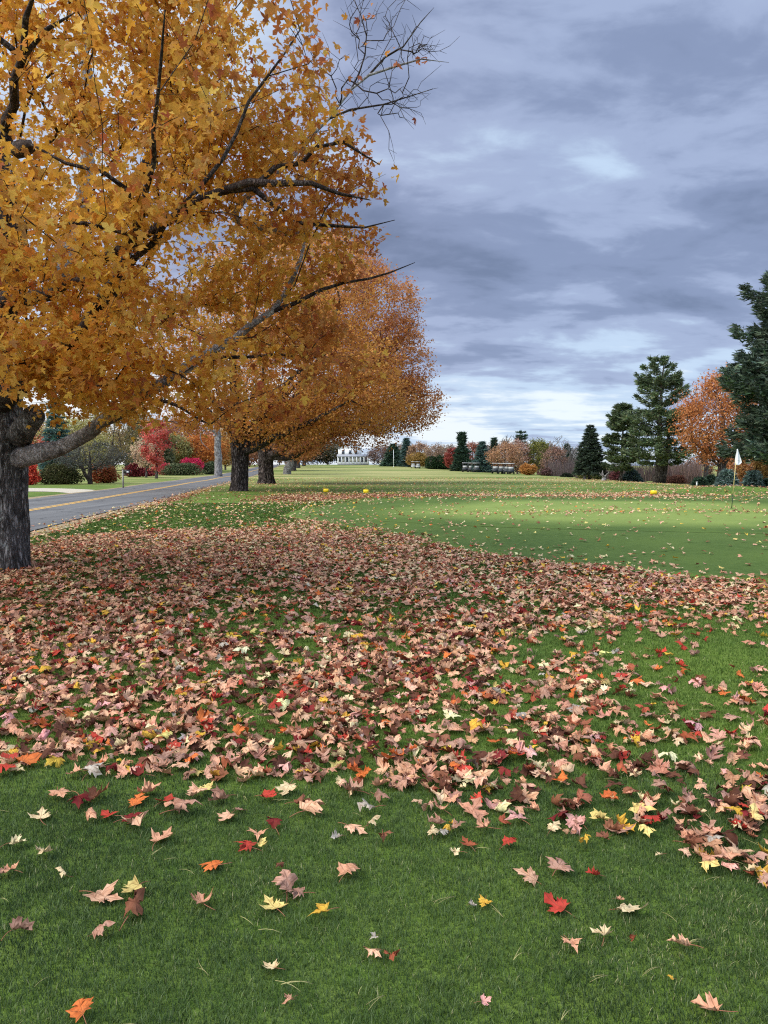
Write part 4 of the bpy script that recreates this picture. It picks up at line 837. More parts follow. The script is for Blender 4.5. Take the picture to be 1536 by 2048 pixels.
# ---- hand-placed leaves (pixel, size, colour, state)
HP = [(210, 1805, 60, 'peach', 'flat', 'largest flat peach leaf, stem down, touching a pale yellow leaf'), (266, 1789, 52, 'pale_yellow', 'flat', 'pale yellow pointed leaf touching the big peach leaf'),
 (268, 1836, 50, 'brown', 'rolled', 'brown leaf rolled into a tube below the yellow and peach pair'), (210, 1878, 36, 'mauve', 'cupped', 'dull mauve leaf alone below the rolled brown one'),
 (43, 1872, 40, 'mauve', 'cupped', 'grey tan leaf with a long pale stem near the lower left corner'), (403, 1818, 40, 'tan', 'cupped', 'tan leaf lying alone on bare turf right of the rolled brown leaf'),
 (423, 1742, 44, 'orange', 'flat', 'orange leaf half covered by mauve, left of the brightest red leaf'), (490, 1703, 42, 'red', 'flat', 'brightest scarlet leaf alone on the open turf'),
 (325, 1685, 48, 'tan', 'flat', 'tan leaf with spread lobes left of the scarlet leaf'), (268, 1662, 46, 'peach', 'cupped', 'peach leaf with a dark red one behind its tip'), (262, 1650, 30, 'darkred', 'cupped', 'dark red leaf tucked behind a peach leaf'),
 (219, 1640, 34, 'red', 'flat', 'small red leaf between a curled tan and a peach leaf'), (184, 1647, 26, 'tan', 'cupped', 'small humped tan leaf beside a red one'), (83, 1641, 42, 'cream', 'flat', 'cream leaf with brown tips near the left edge of the turf'),
 (120, 1602, 32, 'tan', 'cupped', 'tan leaf left of the dark red cluster'), (158, 1618, 44, 'darkred', 'cupped', 'crumpled dark red leaf left in a two leaf cluster'), (192, 1605, 40, 'brown', 'rolled', 'curled brown leaf beside the crumpled dark red one'),
 (35, 1698, 28, 'cream', 'cupped', 'small cream leaf low at the left edge'), (88, 1718, 32, 'cream', 'rolled', 'cream leaf rolled like a finger on the turf'), (124, 1761, 20, 'cream', 'rolled', 'tiny cream leaf fragment above the peach and yellow pair'),
 (20, 1754, 28, 'tan', 'cupped', 'tan leaf with a brown edge at the far left of the turf'), (2, 1760, 24, 'mauve', 'cupped', 'mauve leaf cut by the left edge'), (276, 1610, 38, 'orange', 'flat', 'bright orange leaf at the left end of the orange cluster'),
 (330, 1612, 42, 'red', 'flat', 'orange red leaf in the middle of the orange cluster'), (298, 1594, 36, 'tan', 'cupped', 'tan leaf standing on top of the orange cluster'), (370, 1632, 44, 'mauve', 'rolled', 'large folded mauve leaf right of the orange cluster'),
 (392, 1600, 34, 'peach', 'cupped', 'peach leaf above the large folded mauve one'), (412, 1585, 30, 'pale_yellow', 'flat', 'pale yellow leaf at the top of the peach cluster'), (345, 1628, 34, 'tan', 'cupped', 'tan leaf between the orange cluster and the mauve fold'),
 (438, 1610, 38, 'mauve', 'cupped', 'mauve leaf at the right side of the peach cluster'), (452, 1645, 36, 'peach', 'flat', 'peach leaf with a yellow one behind it'), (480, 1630, 30, 'mauve', 'flat', 'flat mauve leaf at the right end of the peach cluster'),
 (150, 1557, 28, 'tan', 'cupped', 'tan leaf in front of the carpet edge, above the dark red cluster'), (187, 1554, 30, 'grey', 'cupped', 'pale grey leaf beside a greenish yellow scrap'), (275, 1560, 34, 'darkred', 'cupped', 'dark red leaf just in front of the leaf carpet'),
 (222, 1552, 28, 'darkred', 'rolled', 'dark leaf standing on edge beside the pale grey one'), (60, 1537, 44, 'orange', 'cupped', 'big orange leaf at the front of the leaf carpet, left'), (10, 1553, 40, 'red', 'cupped', 'orange red leaf at the left edge of the photo'),
 (574, 1588, 42, 'cream', 'flat', 'cream star shaped leaf above the folded tan one'), (627, 1632, 46, 'peach', 'cupped', 'peach leaf bent over a dark brown curl'), (605, 1618, 30, 'brown', 'rolled', 'dark brown curl behind the bent peach leaf'),
 (537, 1605, 32, 'red', 'cupped', 'red leaf with a tan upper lobe left of the cream star'), (546, 1661, 34, 'darkred', 'cupped', 'crumpled deep red leaf above the scarlet one'), (514, 1684, 36, 'tan', 'cupped', 'tan leaf close behind the scarlet leaf'),
 (525, 1702, 22, 'pale_yellow', 'rolled', 'small pale green pod shaped leaf beside the scarlet leaf'), (710, 1668, 42, 'peach', 'flat', 'peach star leaf beside a small pale green leaf'), (746, 1660, 24, 'cream', 'rolled', 'small pale green leaf right of the peach star'),
 (673, 1686, 22, 'grey', 'cupped', 'small pale grey leaf below the peach star'), (697, 1757, 38, 'tan', 'cupped', 'tan leaf alone in the middle of the open turf'), (768, 1688, 26, 'brown', 'rolled', 'narrow brown leaf with a straw beside it'),
 (735, 1632, 34, 'grey', 'rolled', 'grey white curled leaf on a thick twist, upper middle turf'), (762, 1608, 26, 'mauve', 'cupped', 'mauve leaf with a rust corner at the carpet front'), (700, 1592, 40, 'mauve', 'cupped', 'large dull mauve leaf in front of the carpet, middle'),
 (570, 1782, 50, 'mauve', 'cupped', 'big mauve leaf with a raised tip over the cream leaf'), (590, 1800, 46, 'mauve', 'flat', 'mauve leaf lying right under the raised mauve one'), (545, 1822, 48, 'pale_yellow', 'flat', 'cream yellow leaf left of the golden one'),
 (642, 1841, 36, 'yellow', 'cupped', 'golden yellow leaf with straws around it'), (558, 1746, 18, 'brown', 'rolled', 'tiny brown curl above the mauve pair'), (748, 1920, 36, 'peach', 'flat', 'peach leaf touching the rust coloured one, lower middle'),
 (783, 1931, 30, 'rust', 'cupped', 'rust brown leaf touching the peach one, lower middle'), (748, 1890, 18, 'grey', 'cupped', 'tiny grey leaf above the peach and rust pair'), (542, 1947, 34, 'cream', 'flat', 'small cream star leaf alone near the bottom'),
 (163, 2038, 40, 'orange', 'cupped', 'amber leaf cut by the bottom edge at left'), (578, 2018, 22, 'tan', 'rolled', 'thin tan curl near the bottom edge'), (878, 1628, 30, 'tan', 'cupped', 'tan hooded leaf on the turf right of the grey white curl'),
 (872, 1658, 28, 'mauve', 'rolled', 'mauve curled leaf above a small cream one'), (866, 1676, 20, 'cream', 'cupped', 'small cream leaf left of a grey one'), (893, 1672, 22, 'yellow', 'cupped', 'small lemon leaf in the mauve and grey group'), (886, 1681, 20, 'grey', 'cupped', 'small lilac grey leaf under the lemon one'),
 (935, 1697, 32, 'rust', 'flat', 'rust red leaf with pointed lobes right of the lemon leaf'), (911, 1717, 22, 'cream', 'cupped', 'small white leaf like a flower on dark turf'), (967, 1666, 30, 'tan', 'rolled', 'tan leaf twisted upright left of a small red one'),
 (915, 1665, 24, 'mauve', 'cupped', 'flat mauve scrap right of the lemon leaf'), (1020, 1699, 28, 'red', 'cupped', 'small orange red leaf right of the twisted tan one'), (1033, 1648, 32, 'pink', 'cupped', 'pale pink leaf in front of the carpet'),
 (1108, 1664, 34, 'cream', 'flat', 'cream leaf with ragged lobes right of the pale pink one'), (1170, 1695, 26, 'yellow', 'cupped', 'small dull yellow leaf below the carpet, right of middle'), (1242, 1672, 50, 'mauve', 'flat', 'largest greyish mauve leaf, right side of the turf'),
 (1295, 1680, 38, 'pale_yellow', 'cupped', 'pale yellow hooked leaf right of the largest mauve leaf'), (1207, 1687, 24, 'brown', 'cupped', 'small brown leaf left of the largest mauve one'), (1055, 1765, 46, 'peach', 'flat', 'peach leaf with a wide spread, alone at right of middle'),
 (1118, 1750, 44, 'mauve', 'cupped', 'mauve tan leaf pointing at the small orange one'), (1187, 1762, 26, 'red', 'cupped', 'small orange leaf right of a mauve tan one'), (968, 1818, 30, 'yellow', 'flat', 'amber yellow leaf on dark turf, right of middle'),
 (944, 1824, 14, 'grey', 'cupped', 'tiny grey scrap beside the amber yellow leaf'), (1112, 1822, 50, 'red', 'flat', 'two toned red and orange leaf, largest of the red ones'), (1265, 1832, 60, 'cream', 'flat', 'large cream leaf with a long curved stem'),
 (1208, 1885, 36, 'cream', 'cupped', 'cream tan leaf at the end of the long curved stem'), (1240, 1813, 14, 'tan', 'cupped', 'tiny tan scrap above the large cream leaf'), (1143, 1906, 32, 'tan', 'cupped', 'tan leaf with a bent lobe below the cream leaves'),
 (1361, 1905, 40, 'peach', 'cupped', 'peach leaf alone at lower right'), (1266, 1892, 16, 'rust', 'cupped', 'tiny rust scrap at lower right'), (970, 2020, 22, 'pink', 'cupped', 'small white pink leaf near the bottom edge'), (1415, 2035, 48, 'tan', 'cupped', 'tan leaf cut by the bottom edge at right'),
 (1319, 1723, 16, 'cream', 'cupped', 'tiny cream scrap on the right side of the turf'), (1422, 1750, 34, 'pale_yellow', 'rolled', 'pale leaf curled like a hook, right side'), (1508, 1757, 32, 'cream', 'cupped', 'creamy green leaf near the right edge'), (1530, 1765, 30, 'yellow', 'cupped', 'golden leaf cut by the right edge'),
 (1460, 1730, 34, 'tan', 'cupped', 'tan folded leaf below the end of the carpet at right'), (1340, 1972, 14, 'yellow', 'cupped', 'tiny yellow scrap at lower right'), (1502, 1742, 26, 'tan', 'rolled', 'small tan curl above the creamy green leaf'), (1385, 1705, 32, 'brown', 'rolled', 'brown and tan curl at the right end of the carpet'),
 (1427, 1697, 26, 'grey', 'cupped', 'pale lilac leaf at the right end of the carpet'), (1160, 1657, 26, 'mauve', 'cupped', 'rounded mauve leaf below the carpet'), (1200, 1650, 28, 'pale_yellow', 'rolled', 'pale green narrow leaf below the carpet'), (905, 1660, 16, 'yellow', 'cupped', 'tiny golden scrap above the lemon leaf')]
def leafmesh(v, name='leaf_blade'):
    return np_mesh(name, LV[v], [LQ, LT], UV=LUV, smooth=True)
FLATV, _, _, _ = leaf_variants(HALF, (.58,), 8, np.random.default_rng(77), .28)
LM = [leafmesh(i) for i in range(len(LV))]
FM = [np_mesh('leaf_blade', FLATV[i], [LQ, LT], UV=LUV, smooth=True) for i in range(8)]
RO = [i for i in range(len(LV)) if np.ptp(LV[i][:, 0]) < .75 or np.ptp(LV[i][:, 1]) < .75] or [0]; CU = [i for i in range(len(LV)) if i not in RO] or [0]
for me in LM + FM: me.materials.append(M_single)
stem_meshes = []
M_stem = pbr('petiole', srgb(150, 96, 72), .8)
for k in range(5):
    mb = MB(); r_ = np.random.default_rng(k); q = np.linspace(0, 1, 6); mb.tube(np.stack([.15 * r_.normal() * q ** 2, -.32 - .62 * q, .04 * np.sin(q * 3) - .05 * q], 1), np.linspace(.018, .013, 6), 4); me = mb.mesh('stem'); me.materials.append(M_stem); stem_meshes.append(me)
made = 0; word = {'flat': 'flat', 'cupped': 'cupped', 'rolled': 'curled'}
def single(x, y, size, colr, state, label, r, stem=True, z=None, v=None, rot=None, group='fallen maple leaves in the foreground'):
    me = (FM[r.integers(0, 8)] if state == 'flat' else LM[(RO if state == 'rolled' else CU)[r.integers(0, len(RO if state == 'rolled' else CU))]]) if v is None else LM[v]
    o_ = bpy.data.objects.new('maple_leaf', me); col.objects.link(o_); o_.scale = (size,) * 3
    zz = hz(x, y) + .024 + (size * .10 if state != 'flat' else 0) if z is None else z
    o_.location = (x, y, zz); o_.rotation_euler = rot if rot is not None else (r.normal(.12, .16), r.normal(0, .14), r.uniform(0, 6.28)); o_.color = (*colr, 1); tag(o_, label, 'leaf', group)
    if stem:
        s_ = bpy.data.objects.new('stem', stem_meshes[r.integers(0, 5)]); col.objects.link(s_); s_.parent = o_
    return o_
r1 = np.random.default_rng(9); placed = []
for (px, py, s, cn, st, lab) in HP:
    x, y = at(px, py); D = y * cP + EYE * sP; wid = s * D / F; size = wid / (1.02 if st == 'flat' else (.86 if st == 'cupped' else .80)); cc = np.clip(np.array(LEAFCOL[cn]) * (1 + r1.normal(0, .08)), .01, .9)
    single(x, y, size, tuple(cc), st, lab, r1); placed.append((x, y)); made += 1
# ---- the largest of the carpet leaves are things too, the rest is one mass
sel = np.where(inview)[0]; sel = sel[np.argsort(-sizepx[sel])][:300 - made]; keep = np.ones(n, bool); keep[sel] = False
ZX = lambda x, y: (768 + F * x / y)
def where(x, y):
    p = ZX(x, y); return ('at the far left of' if p < 180 else 'left of the orange cluster, in' if p < 420 else 'above the scarlet leaf, in' if p < 640 else 'above the grey white curl, in' if p < 860 else 'above the pale pink leaf, in' if p < 1090 else 'above the largest mauve leaf, in' if p < 1330 else 'at the far right of')
cw = {'darkred': 'dark red', 'pale_yellow': 'pale yellow', 'grey': 'pale grey', 'cream': 'cream coloured', 'peach': 'peach coloured', 'rust': 'rust red'}
grp = {}
for i in sel:
    v = vi[i]; st = 'rolled' if v in RO else 'cupped'; big = 'large' if sc[i] > .097 else ('small' if sc[i] < .078 else 'middling'); row = 'the carpet fringe' if ay[i] < 3.75 else ('the front rows' if ay[i] < 4.15 else 'the next rows')
    lab = f"{big} {word[st]} {cw.get(N0[i], N0[i])} leaf {where(ax[i], ay[i])} {row}"
    single(ax[i], ay[i], sc[i], tuple(C0[i]), st, lab, r1, stem=False, z=az_[i] + .004, v=v, rot=(rx_[i], ry_[i], rz_[i]), group='maple leaves along the front of the leaf carpet')
print('near leaves', n, 'rest', keep.sum())
kx = keep; V, F_ = inst(LV, vi[kx], rots(rx_[kx], ry_[kx], rz_[kx]) * sc[kx][:, None, None], np.stack([ax, ay, az_], 1)[kx], LQ, LT)
allV, allF, allC, allU = [V], list(F_), [np.repeat(C0[kx], LV.shape[1], 0)], [np.tile(LUV, (kx.sum(), 1))]; base = len(V)
bx = []
for (x0, x1, y0, y1, mx_) in ((-12, 12, 7.6, 17, 300), (-14, 17, 17, 27, 110), (-20, 24, 27, 46, 110), (-24, 28, 46, 90, 6)):
    x_, y_ = sample(x0, x1, y0, y1, mx_, rng); k = (np.abs(x_) < y_ * .60 + 1.2) & (x_ > rr(y_) - (.4 if y0 < 60 else 0)); bx.append(np.stack([x_[k], y_[k]], 1))
B = np.concatenate(bx); x_, y_ = B[:, 0], B[:, 1]; n = len(B); Cc, _ = colours(x_, y_, rng); s_ = .088 * rng.uniform(.6, 1.2, n) * (1 + .25 * ss(15, 40, y_))
V, F_ = inst(MV, rng.integers(0, len(MV), n), rots(rng.normal(0, .22, n), rng.normal(0, .22, n), rng.uniform(0, 6.28, n)) * s_[:, None, None], np.stack([x_, y_, H(x_, y_) + .034 + rng.random(n) ** 2 * .03], 1), MQ, MT)
allV.append(V); allF += [f + base for f in F_]; allC.append(np.repeat(Cc, MV.shape[1], 0)); allU.append(np.tile(MUV, (n, 1))); print('far leaves', n)
fm = {}
for f in allF: fm.setdefault(f.shape[1], []).append(f)
tag(add('leaf_litter', np_mesh('leaf_litter', np.concatenate(allV), [np.concatenate(f) for f in fm.values()], np.concatenate(allC), np.concatenate(allU), smooth=True), M_fallen), 'carpet of fallen tan, pink and red maple leaves across the lawn', 'fallen leaves', kind='stuff')

# ------------------------------------------------------------------ grass blades
rng = np.random.default_rng(21)
def blades(x0, x1, y0, y1, dens, h, wd, mode, tris3=True, dry=0.0, fov=.56, pad=.6):
    n = int((x1 - x0) * (y1 - y0) * dens); x = rng.uniform(x0, x1, n); y = rng.uniform(y0, y1, n); k = (np.abs(x) < y * fov + pad) & (x > rr(y) + .25)
    if mode == 'rim': k &= ~((np.abs(x) < y * fov + .6) & (y > 1.1))
    if mode == 'near':   # thin out slowly with distance
        k &= rng.random(n) < np.interp(y, [1.2, 3, 6], [1, .8, .34])
    grn = in_poly(GREEN_W, x, y); k &= ~grn; x, y = x[k], y[k]; n = len(x); z = H(x, y)
    tuft = vnoise(x, y, .07, 3, 2); pat = .55 * vnoise(x, y, .8, 4, 3) + .45 * vnoise(x, y, .16, 14, 2); hh = h * (.4 + .75 * tuft) * rng.uniform(.6, 1.25, n)
    a = rng.uniform(0, 6.28, n); lean = hh * (rng.uniform(.2, 1.2, n)) ; ww = wd * rng.uniform(.6, 1.3, n) * (1 + .10 * np.maximum(0, y - 3))
    dx, dy = np.cos(a), np.sin(a); sx, sy = -dy, dx
    b = np.stack([x, y, z], 1); up = np.stack([0 * x, 0 * x, hh], 1); ln = np.stack([dx * lean, dy * lean, 0 * x], 1); sd_ = np.stack([sx * ww, sy * ww, 0 * x], 1) / 2
    fr = ss(4.1, 3.4, y + .5 * (vnoise(x, y, .5, 91, 2) - .5))[:, None]; mixc = lambda a, b: np.array(srgb(*a)) * (1 - fr) + np.array(srgb(*b)) * fr; c1 = mixc((50, 74, 28), (44, 64, 34)); c2 = mixc((104, 132, 50), (86, 110, 56)); c3 = mixc((134, 154, 80), (116, 134, 86)); c4 = np.array(srgb(186, 180, 132))
    big_ = vnoise(x, y, 2.2, 31, 2); t = np.clip(-.45 + 1.25 * pat + .5 * big_ + .3 * rng.normal(0, .5, n), 0, 1)[:, None]; Cb = c1 * (1 - t) + c2 * t; s3 = (rng.random(n) < .16)[:, None]; Cb = np.where(s3, c3 * rng.uniform(.7, 1.1, (n, 1)), Cb); thin = ss(.60, .78, vnoise(x, y, .55, 77, 3)); s4 = (rng.random(n) < .008 + dry + .05 * thin)[:, None]; Cb = np.where(s4, c4, Cb)
    if tris3:
        V = np.stack([b - sd_, b + sd_, b + sd_ * .8 + up * .6 + ln * .35, b - sd_ * .8 + up * .6 + ln * .35, b + up + ln], 1).reshape(-1, 3); o5 = np.arange(n)[:, None] * 5
        return V, [o5 + np.array([[0, 1, 2, 3]]), o5 + np.array([[3, 2, 4]])], np.repeat(Cb, 5, 0)
    V = np.stack([b - sd_, b + sd_, b + up + ln], 1).reshape(-1, 3); return V, [np.arange(n)[:, None] * 3 + np.array([[0, 1, 2]])], np.repeat(Cb, 3, 0)
GREEN_W = P2(APRON)
GREEN_ONLY = P2([(690, 1040), (800, 1046), (930, 1053), (1120, 1060), (1300, 1064), (1480, 1068), (1700, 1072), (1780, 1040), (1620, 1010), (1450, 1001), (1250, 1000), (1050, 997), (900, 1001), (780, 1012), (700, 1026)])
sets = [blades(-3, 3, 1.1, 3.4, 44000, .022, .0019, 'near'), blades(-4.8, 4.8, .6, 7.5, 8000, .024, .0030, 'rim', pad=2.4), blades(-4.6, 4.6, 3.4, 7.5, 18000, .026, .0025, 'near'), blades(-8.5, 8.5, 7.5, 14, 3400, .030, .007, 'far', False), blades(-14, 16, 14, 30, 620, .032, .016, 'far', False)]
gV, gF, gC, base = [], {}, [], 0
for V, F_, C in sets:
    gV.append(V); gC.append(C)
    for f in F_: gF.setdefault(f.shape[1], []).append(f + base)
    base += len(V)
tag(add('grass', np_mesh('grass', np.concatenate(gV), [np.concatenate(f) for f in gF.values()], np.concatenate(gC)), M_grassb), 'short green grass of the lawn growing between the fallen leaves', 'grass', kind='stuff'); print('grass verts', base)
# dry straws and pine needles lying on the turf
mb = MB(); n = 85
for k in range(n):
    y = rng.uniform(1.9, 5.0); x = rng.uniform(-.55, .55) * y; a = rng.uniform(0, 6.28); m_ = 1 if rng.random() < .5 else 2
    for j in range(m_):
        l = rng.uniform(.04, .10); b_ = a + j * rng.uniform(.1, .35); q = np.linspace(0, 1, 4); bend = rng.normal(0, .15)
        P = np.stack([x + l * (np.cos(b_) * q - np.sin(b_) * bend * q * q), y + l * (np.sin(b_) * q + np.cos(b_) * bend * q * q), hz(x, y) + .024 + .006 * np.sin(q * 3.1)], 1); mb.tube(P, [.0009, .0011, .0009, .0005], 3)
tag(mb.build('straw', pbr('dry_straw', srgb(166, 158, 104), .7), None), 'thin pale straws and pine needles scattered on the turf', 'straw', kind='stuff')

# ------------------------------------------------------------------ things across the road and along the far edge
rng = np.random.default_rng(33)
def place(px, D, top, wpx):
    x, y = gx(px, D); h = pt(px, top, D)[2] - hz(x, y); return x, y, h, wpx * D / F
s3 = lambda *a: [srgb(*c) for c in a]
# --- left side
def shrub_px(name, label, px, D, top, wpx, cols, cat='shrub', n=4000, leaf=.13, dep=.8, group=None, **k):
    x, y, h, w_ = place(px, D, top, wpx); return mk_shrub(name, label, cat, x, y, w_, w_ * dep, h, cols, [1] * len(cols), rng, n=n, leaf=leaf, group=group, **k)
shrub_px('burning_bush', 'bright orange red shrub just right of the nearest trunk', 58, 58, 922, 52, s3((214, 84, 62), (196, 66, 56), (226, 110, 84)), n=5000)
shrub_px('rhododendron_shrub', 'wide dark olive shrub behind the low grey limb', 122, 60, 925, 104, s3((70, 74, 42), (88, 90, 56), (56, 58, 34), (110, 104, 70)), n=9000, leaf=.12)
shrub_px('azalea_shrub', 'rusty orange shrub behind the crabapple tree', 208, 64, 924, 72, s3((150, 76, 50), (132, 66, 44), (120, 90, 50), (168, 98, 66)), n=5000)
shrub_px('barberry_shrub', 'dark maroon shrub between the mailbox and the pink tree', 272, 96, 926, 50, s3((110, 44, 48), (92, 38, 42), (140, 58, 60)), n=3000, leaf=.18)
shrub_px('barberry_shrub', 'low reddish shrub beside the trunk of the pink tree', 296, 100, 934, 40, s3((150, 60, 66), (120, 48, 52)), n=2000, leaf=.18)
shrub_px('boxwood_shrub', 'green rounded shrub behind the trunk of the pink tree', 291, 104, 920, 44, s3((62, 84, 46), (78, 98, 58)), n=2500, leaf=.18)
shrub_px('rhododendron_shrub', 'long clipped olive green shrub left of the old maples', 368, 108, 924, 108, s3((84, 96, 66), (104, 114, 80), (70, 80, 52), (130, 132, 96)), n=9000, leaf=.17, dep=.35, lumps=16)
shrub_px('rhododendron_shrub', 'rounded green shrub at the end of the long clipped one', 424, 118, 921, 46, s3((82, 96, 66), (100, 112, 80), (66, 76, 52)), n=3500, leaf=.19)
shrub_px('burning_bush', 'vivid magenta shrub rising behind the long clipped one', 380, 116, 914, 56, s3((206, 50, 92), (188, 40, 80), (220, 76, 108)), n=5000, leaf=.19)
shrub_px('burning_bush', 'pinkish red shrub low beside the pink tree', 331, 112, 925, 36, s3((198, 70, 86), (176, 60, 74)), n=2200, leaf=.18)
x, y, h, w_ = place(182, 60, 880, 150)
mk_tree('crabapple_tree', 'low spreading leafless grey crabapple tree by the mailbox', 'tree', x, y, h, w_, s3((96, 96, 88), (80, 82, 74), (118, 116, 106)), [3, 3, 1], rng, clear=.34, n_att=460, per=12, leaf=.10, spread=.25, twig=.016, shape='round', trunk_r=.17, stems=3, bark=M_twig)
x, y, h, w_ = place(314, 85, 838, 70)
mk_tree('dogwood_tree', 'salmon pink tree standing on the lawn across the road', 'tree', x, y, h, w_, s3((214, 102, 92), (196, 84, 78), (226, 140, 122), (150, 62, 60), (214, 160, 132)), [5, 5, 3, 3, 1], rng, clear=.16, n_att=60, per=72, leaf=.19, spread=.42, trunk_r=.15, shape='vase', tone=.7, leafless=.12)
x, y, h, w_ = place(294, 92, 868, 60)
mk_tree('dogwood_tree', 'pale cream pink tree left behind the salmon pink one', 'tree', x, y, h, w_, s3((216, 190, 160), (200, 160, 140), (184, 170, 130)), [3, 3, 2], rng, clear=.25, n_att=90, per=26, leaf=.20, spread=.5)
# mailbox
mx0, my0 = gx(250, 50); R0 = empty('mailbox', (mx0, my0, hz(mx0, my0)), R(6), 'black mailbox with a white panel on a grey post by the road', 'mailbox')
mb = MB(); mb.box((-.08, 0, .62), (.09, .09, 1.30)); mb.box((0, 0, .95), (.34, .07, .06)); mb.box((-.08, 0, 1.28), (.12, .12, .03)); mb.build('post', pbr('grey_wood', srgb(150, 146, 138), .8, noise=.15), R0)
th = np.linspace(0, math.pi, 9); pr = [(-.10, 1.0), (.10, 1.0)] + [(.10 * math.cos(a), 1.13 + .10 * math.sin(a)) for a in th]; mb = MB(); mb.poly(pr, 'x', -.02, .46); mb.build('box', pbr('black_metal', (.015, .015, .017), .45), R0)
MB().box((.27, -.103, 1.09), (.16, .006, .09)).build('number_panel', pbr('white_panel', (.75, .75, .75), .5), R0)
MB().box((.44, -.112, 1.13), (.02, .02, .14)).build('flag', pbr('flag_red', (.45, .04, .03), .5), R0)
# background trees to the left
bg = [('oak_tree', 'big russet brown tree behind the magenta shrub', 372, 150, 838, 110, s3((168, 106, 84), (150, 92, 80), (184, 126, 96), (140, 96, 90)), 'round', 220, 40),
 ('maple_tree', 'orange leaved tree low behind the clipped shrubs', 405, 140, 868, 80, s3((196, 120, 60), (180, 100, 52), (206, 144, 76)), 'round', 150, 40),
 ('birch_tree', 'yellow green tree among the russet ones across the road', 352, 135, 858, 50, s3((150, 142, 88), (128, 126, 78), (170, 156, 100)), 'round', 100, 36),
 ('maple_tree', 'pale golden tree seen just left of the second trunk', 452, 170, 850, 60, s3((210, 172, 108), (196, 154, 92), (222, 192, 136)), 'vase', 130, 36),
 ('maple_tree', 'light yellow green tree behind the low grey limb', 150, 120, 832, 110, s3((186, 176, 108), (164, 156, 92), (200, 190, 128)), 'round', 170, 40),
 ('maple_tree', 'coral pink tree glimpsed near the nearest trunk', 104, 110, 866, 46, s3((206, 118, 96), (190, 100, 84)), 'round', 80, 40),
 ('oak_tree', 'tall muted olive tree behind the crabapple', 232, 135, 800, 120, s3((150, 136, 92), (128, 116, 80), (168, 150, 104)), 'round', 200, 32),
 ('oak_tree', 'tall rusty tree far left behind the shrubs', 20, 120, 800, 120, s3((168, 116, 70), (150, 100, 64)), 'round', 180, 34),
 ('maple_tree', 'brown orange tree beyond the bend of the road', 500, 230, 862, 90, s3((160, 112, 80), (140, 98, 76), (176, 128, 88)), 'round', 140, 30),
 ('maple_tree', 'grey brown tree behind the white house', 560, 300, 868, 80, s3((140, 116, 100), (120, 104, 94)), 'round', 120, 26)]
bg += [('oak_tree', 'dull brown tree filling the gap behind the salmon pink one', 300, 170, 838, 100, s3((140, 112, 92), (156, 120, 92), (124, 104, 88)), 'round', 180, 34),
 ('oak_tree', 'ochre tree behind the olive one at far left', 190, 165, 846, 110, s3((168, 140, 92), (150, 124, 84)), 'round', 180, 34), ('oak_tree', 'dusky orange tree seen below the low limb', 70, 150, 850, 110, s3((160, 116, 80), (140, 104, 76)), 'round', 180, 34),
 ('oak_tree', 'mauve brown tree at the bend beyond the pale bare tree', 470, 260, 868, 90, s3((150, 120, 104), (170, 130, 100)), 'round', 160, 30), ('oak_tree', 'grey tan tree at the head of the road', 610, 330, 884, 80, s3((136, 116, 100), (120, 108, 94)), 'round', 140, 28),
 ('oak_tree', 'dark brownish tree just left of the white house', 655, 330, 878, 60, s3((92, 92, 70), (110, 96, 76)), 'round', 140, 28)]
for nm, lb, px, D, tp_, wp, cs, sh, na, pe in bg:
    x, y, h, w_ = place(px, D, tp_, wp * 1.25); mk_tree(nm, lb, 'tree', x, y, h, w_, cs, [1] * len(cs), rng, n_att=int(na * 1.5), per=pe, leaf=.26 * D / 120, spread=.45, shape=sh, clear=.12, trunk_r=.2, twig=.03)
x, y, h, w_ = place(116, 105, 775, 64); mk_conifer('spruce_tree', 'blue green spruce glimpsed through the amber leaves at left', 'tree', x, y, h, w_, s3((84, 112, 104), (104, 130, 118), (66, 92, 86)), rng, per=24, leaf=.6, whorls=18)
x, y, h, w_ = place(277, 160, 790, 50); mk_conifer('spruce_tree', 'dark spruce top behind the pink tree', 'tree', x, y, h, w_, s3((62, 84, 70), (80, 100, 84)), rng, per=20, leaf=.7, whorls=18)
x, y, h, w_ = place(335, 130, 860, 34); mk_conifer('cedar_tree', 'slim dull green cedar right of the pink tree', 'tree', x, y, h, w_, s3((98, 104, 74), (120, 122, 90)), rng, per=24, leaf=.45, whorls=22)
x, y = gx(438, 100); z_ = hz(x, y); h = pt(438, 770, 100)[2] - z_; RT = empty('sycamore_tree', (x, y, z_), 0, 'pale bare tree with one limb hanging in a loop', 'tree'); S = Skel(); rT = np.random.default_rng(5)
S.path([(0, 0, -.1), (0, 0, h * .35), (-.1, 0, h * .6), (.2, 0, h)], [.55, .46, .36, .08], rng=rT, step=.6, wob=.03); oo = np.array([x, y, z_]); Q = [pt(*q) - oo for q in ((434, 872, 100), (424, 858, 99.5), (412, 857, 99), (402, 864, 99), (398, 874, 99), (404, 886, 99), (412, 893, 99), (418, 899, 99))]
S.path([S.P[S.near(Q[0])]] + Q, [.2, .18, .15, .12, .1, .08, .06, .04, .03], start=S.near(Q[0]), rng=rT, step=.4, wob=.02); A = ellip(rT, 170, (0, 0, h * .75), (4.5, 4, h * .3), .3); S.grow(A, rT, step=.7, wob=.05)
V, Fq = S.meshdata(S.radii(rt=.02)); add('trunk', np_mesh('trunk', V, [Fq], smooth=True), M_barkpale, RT)
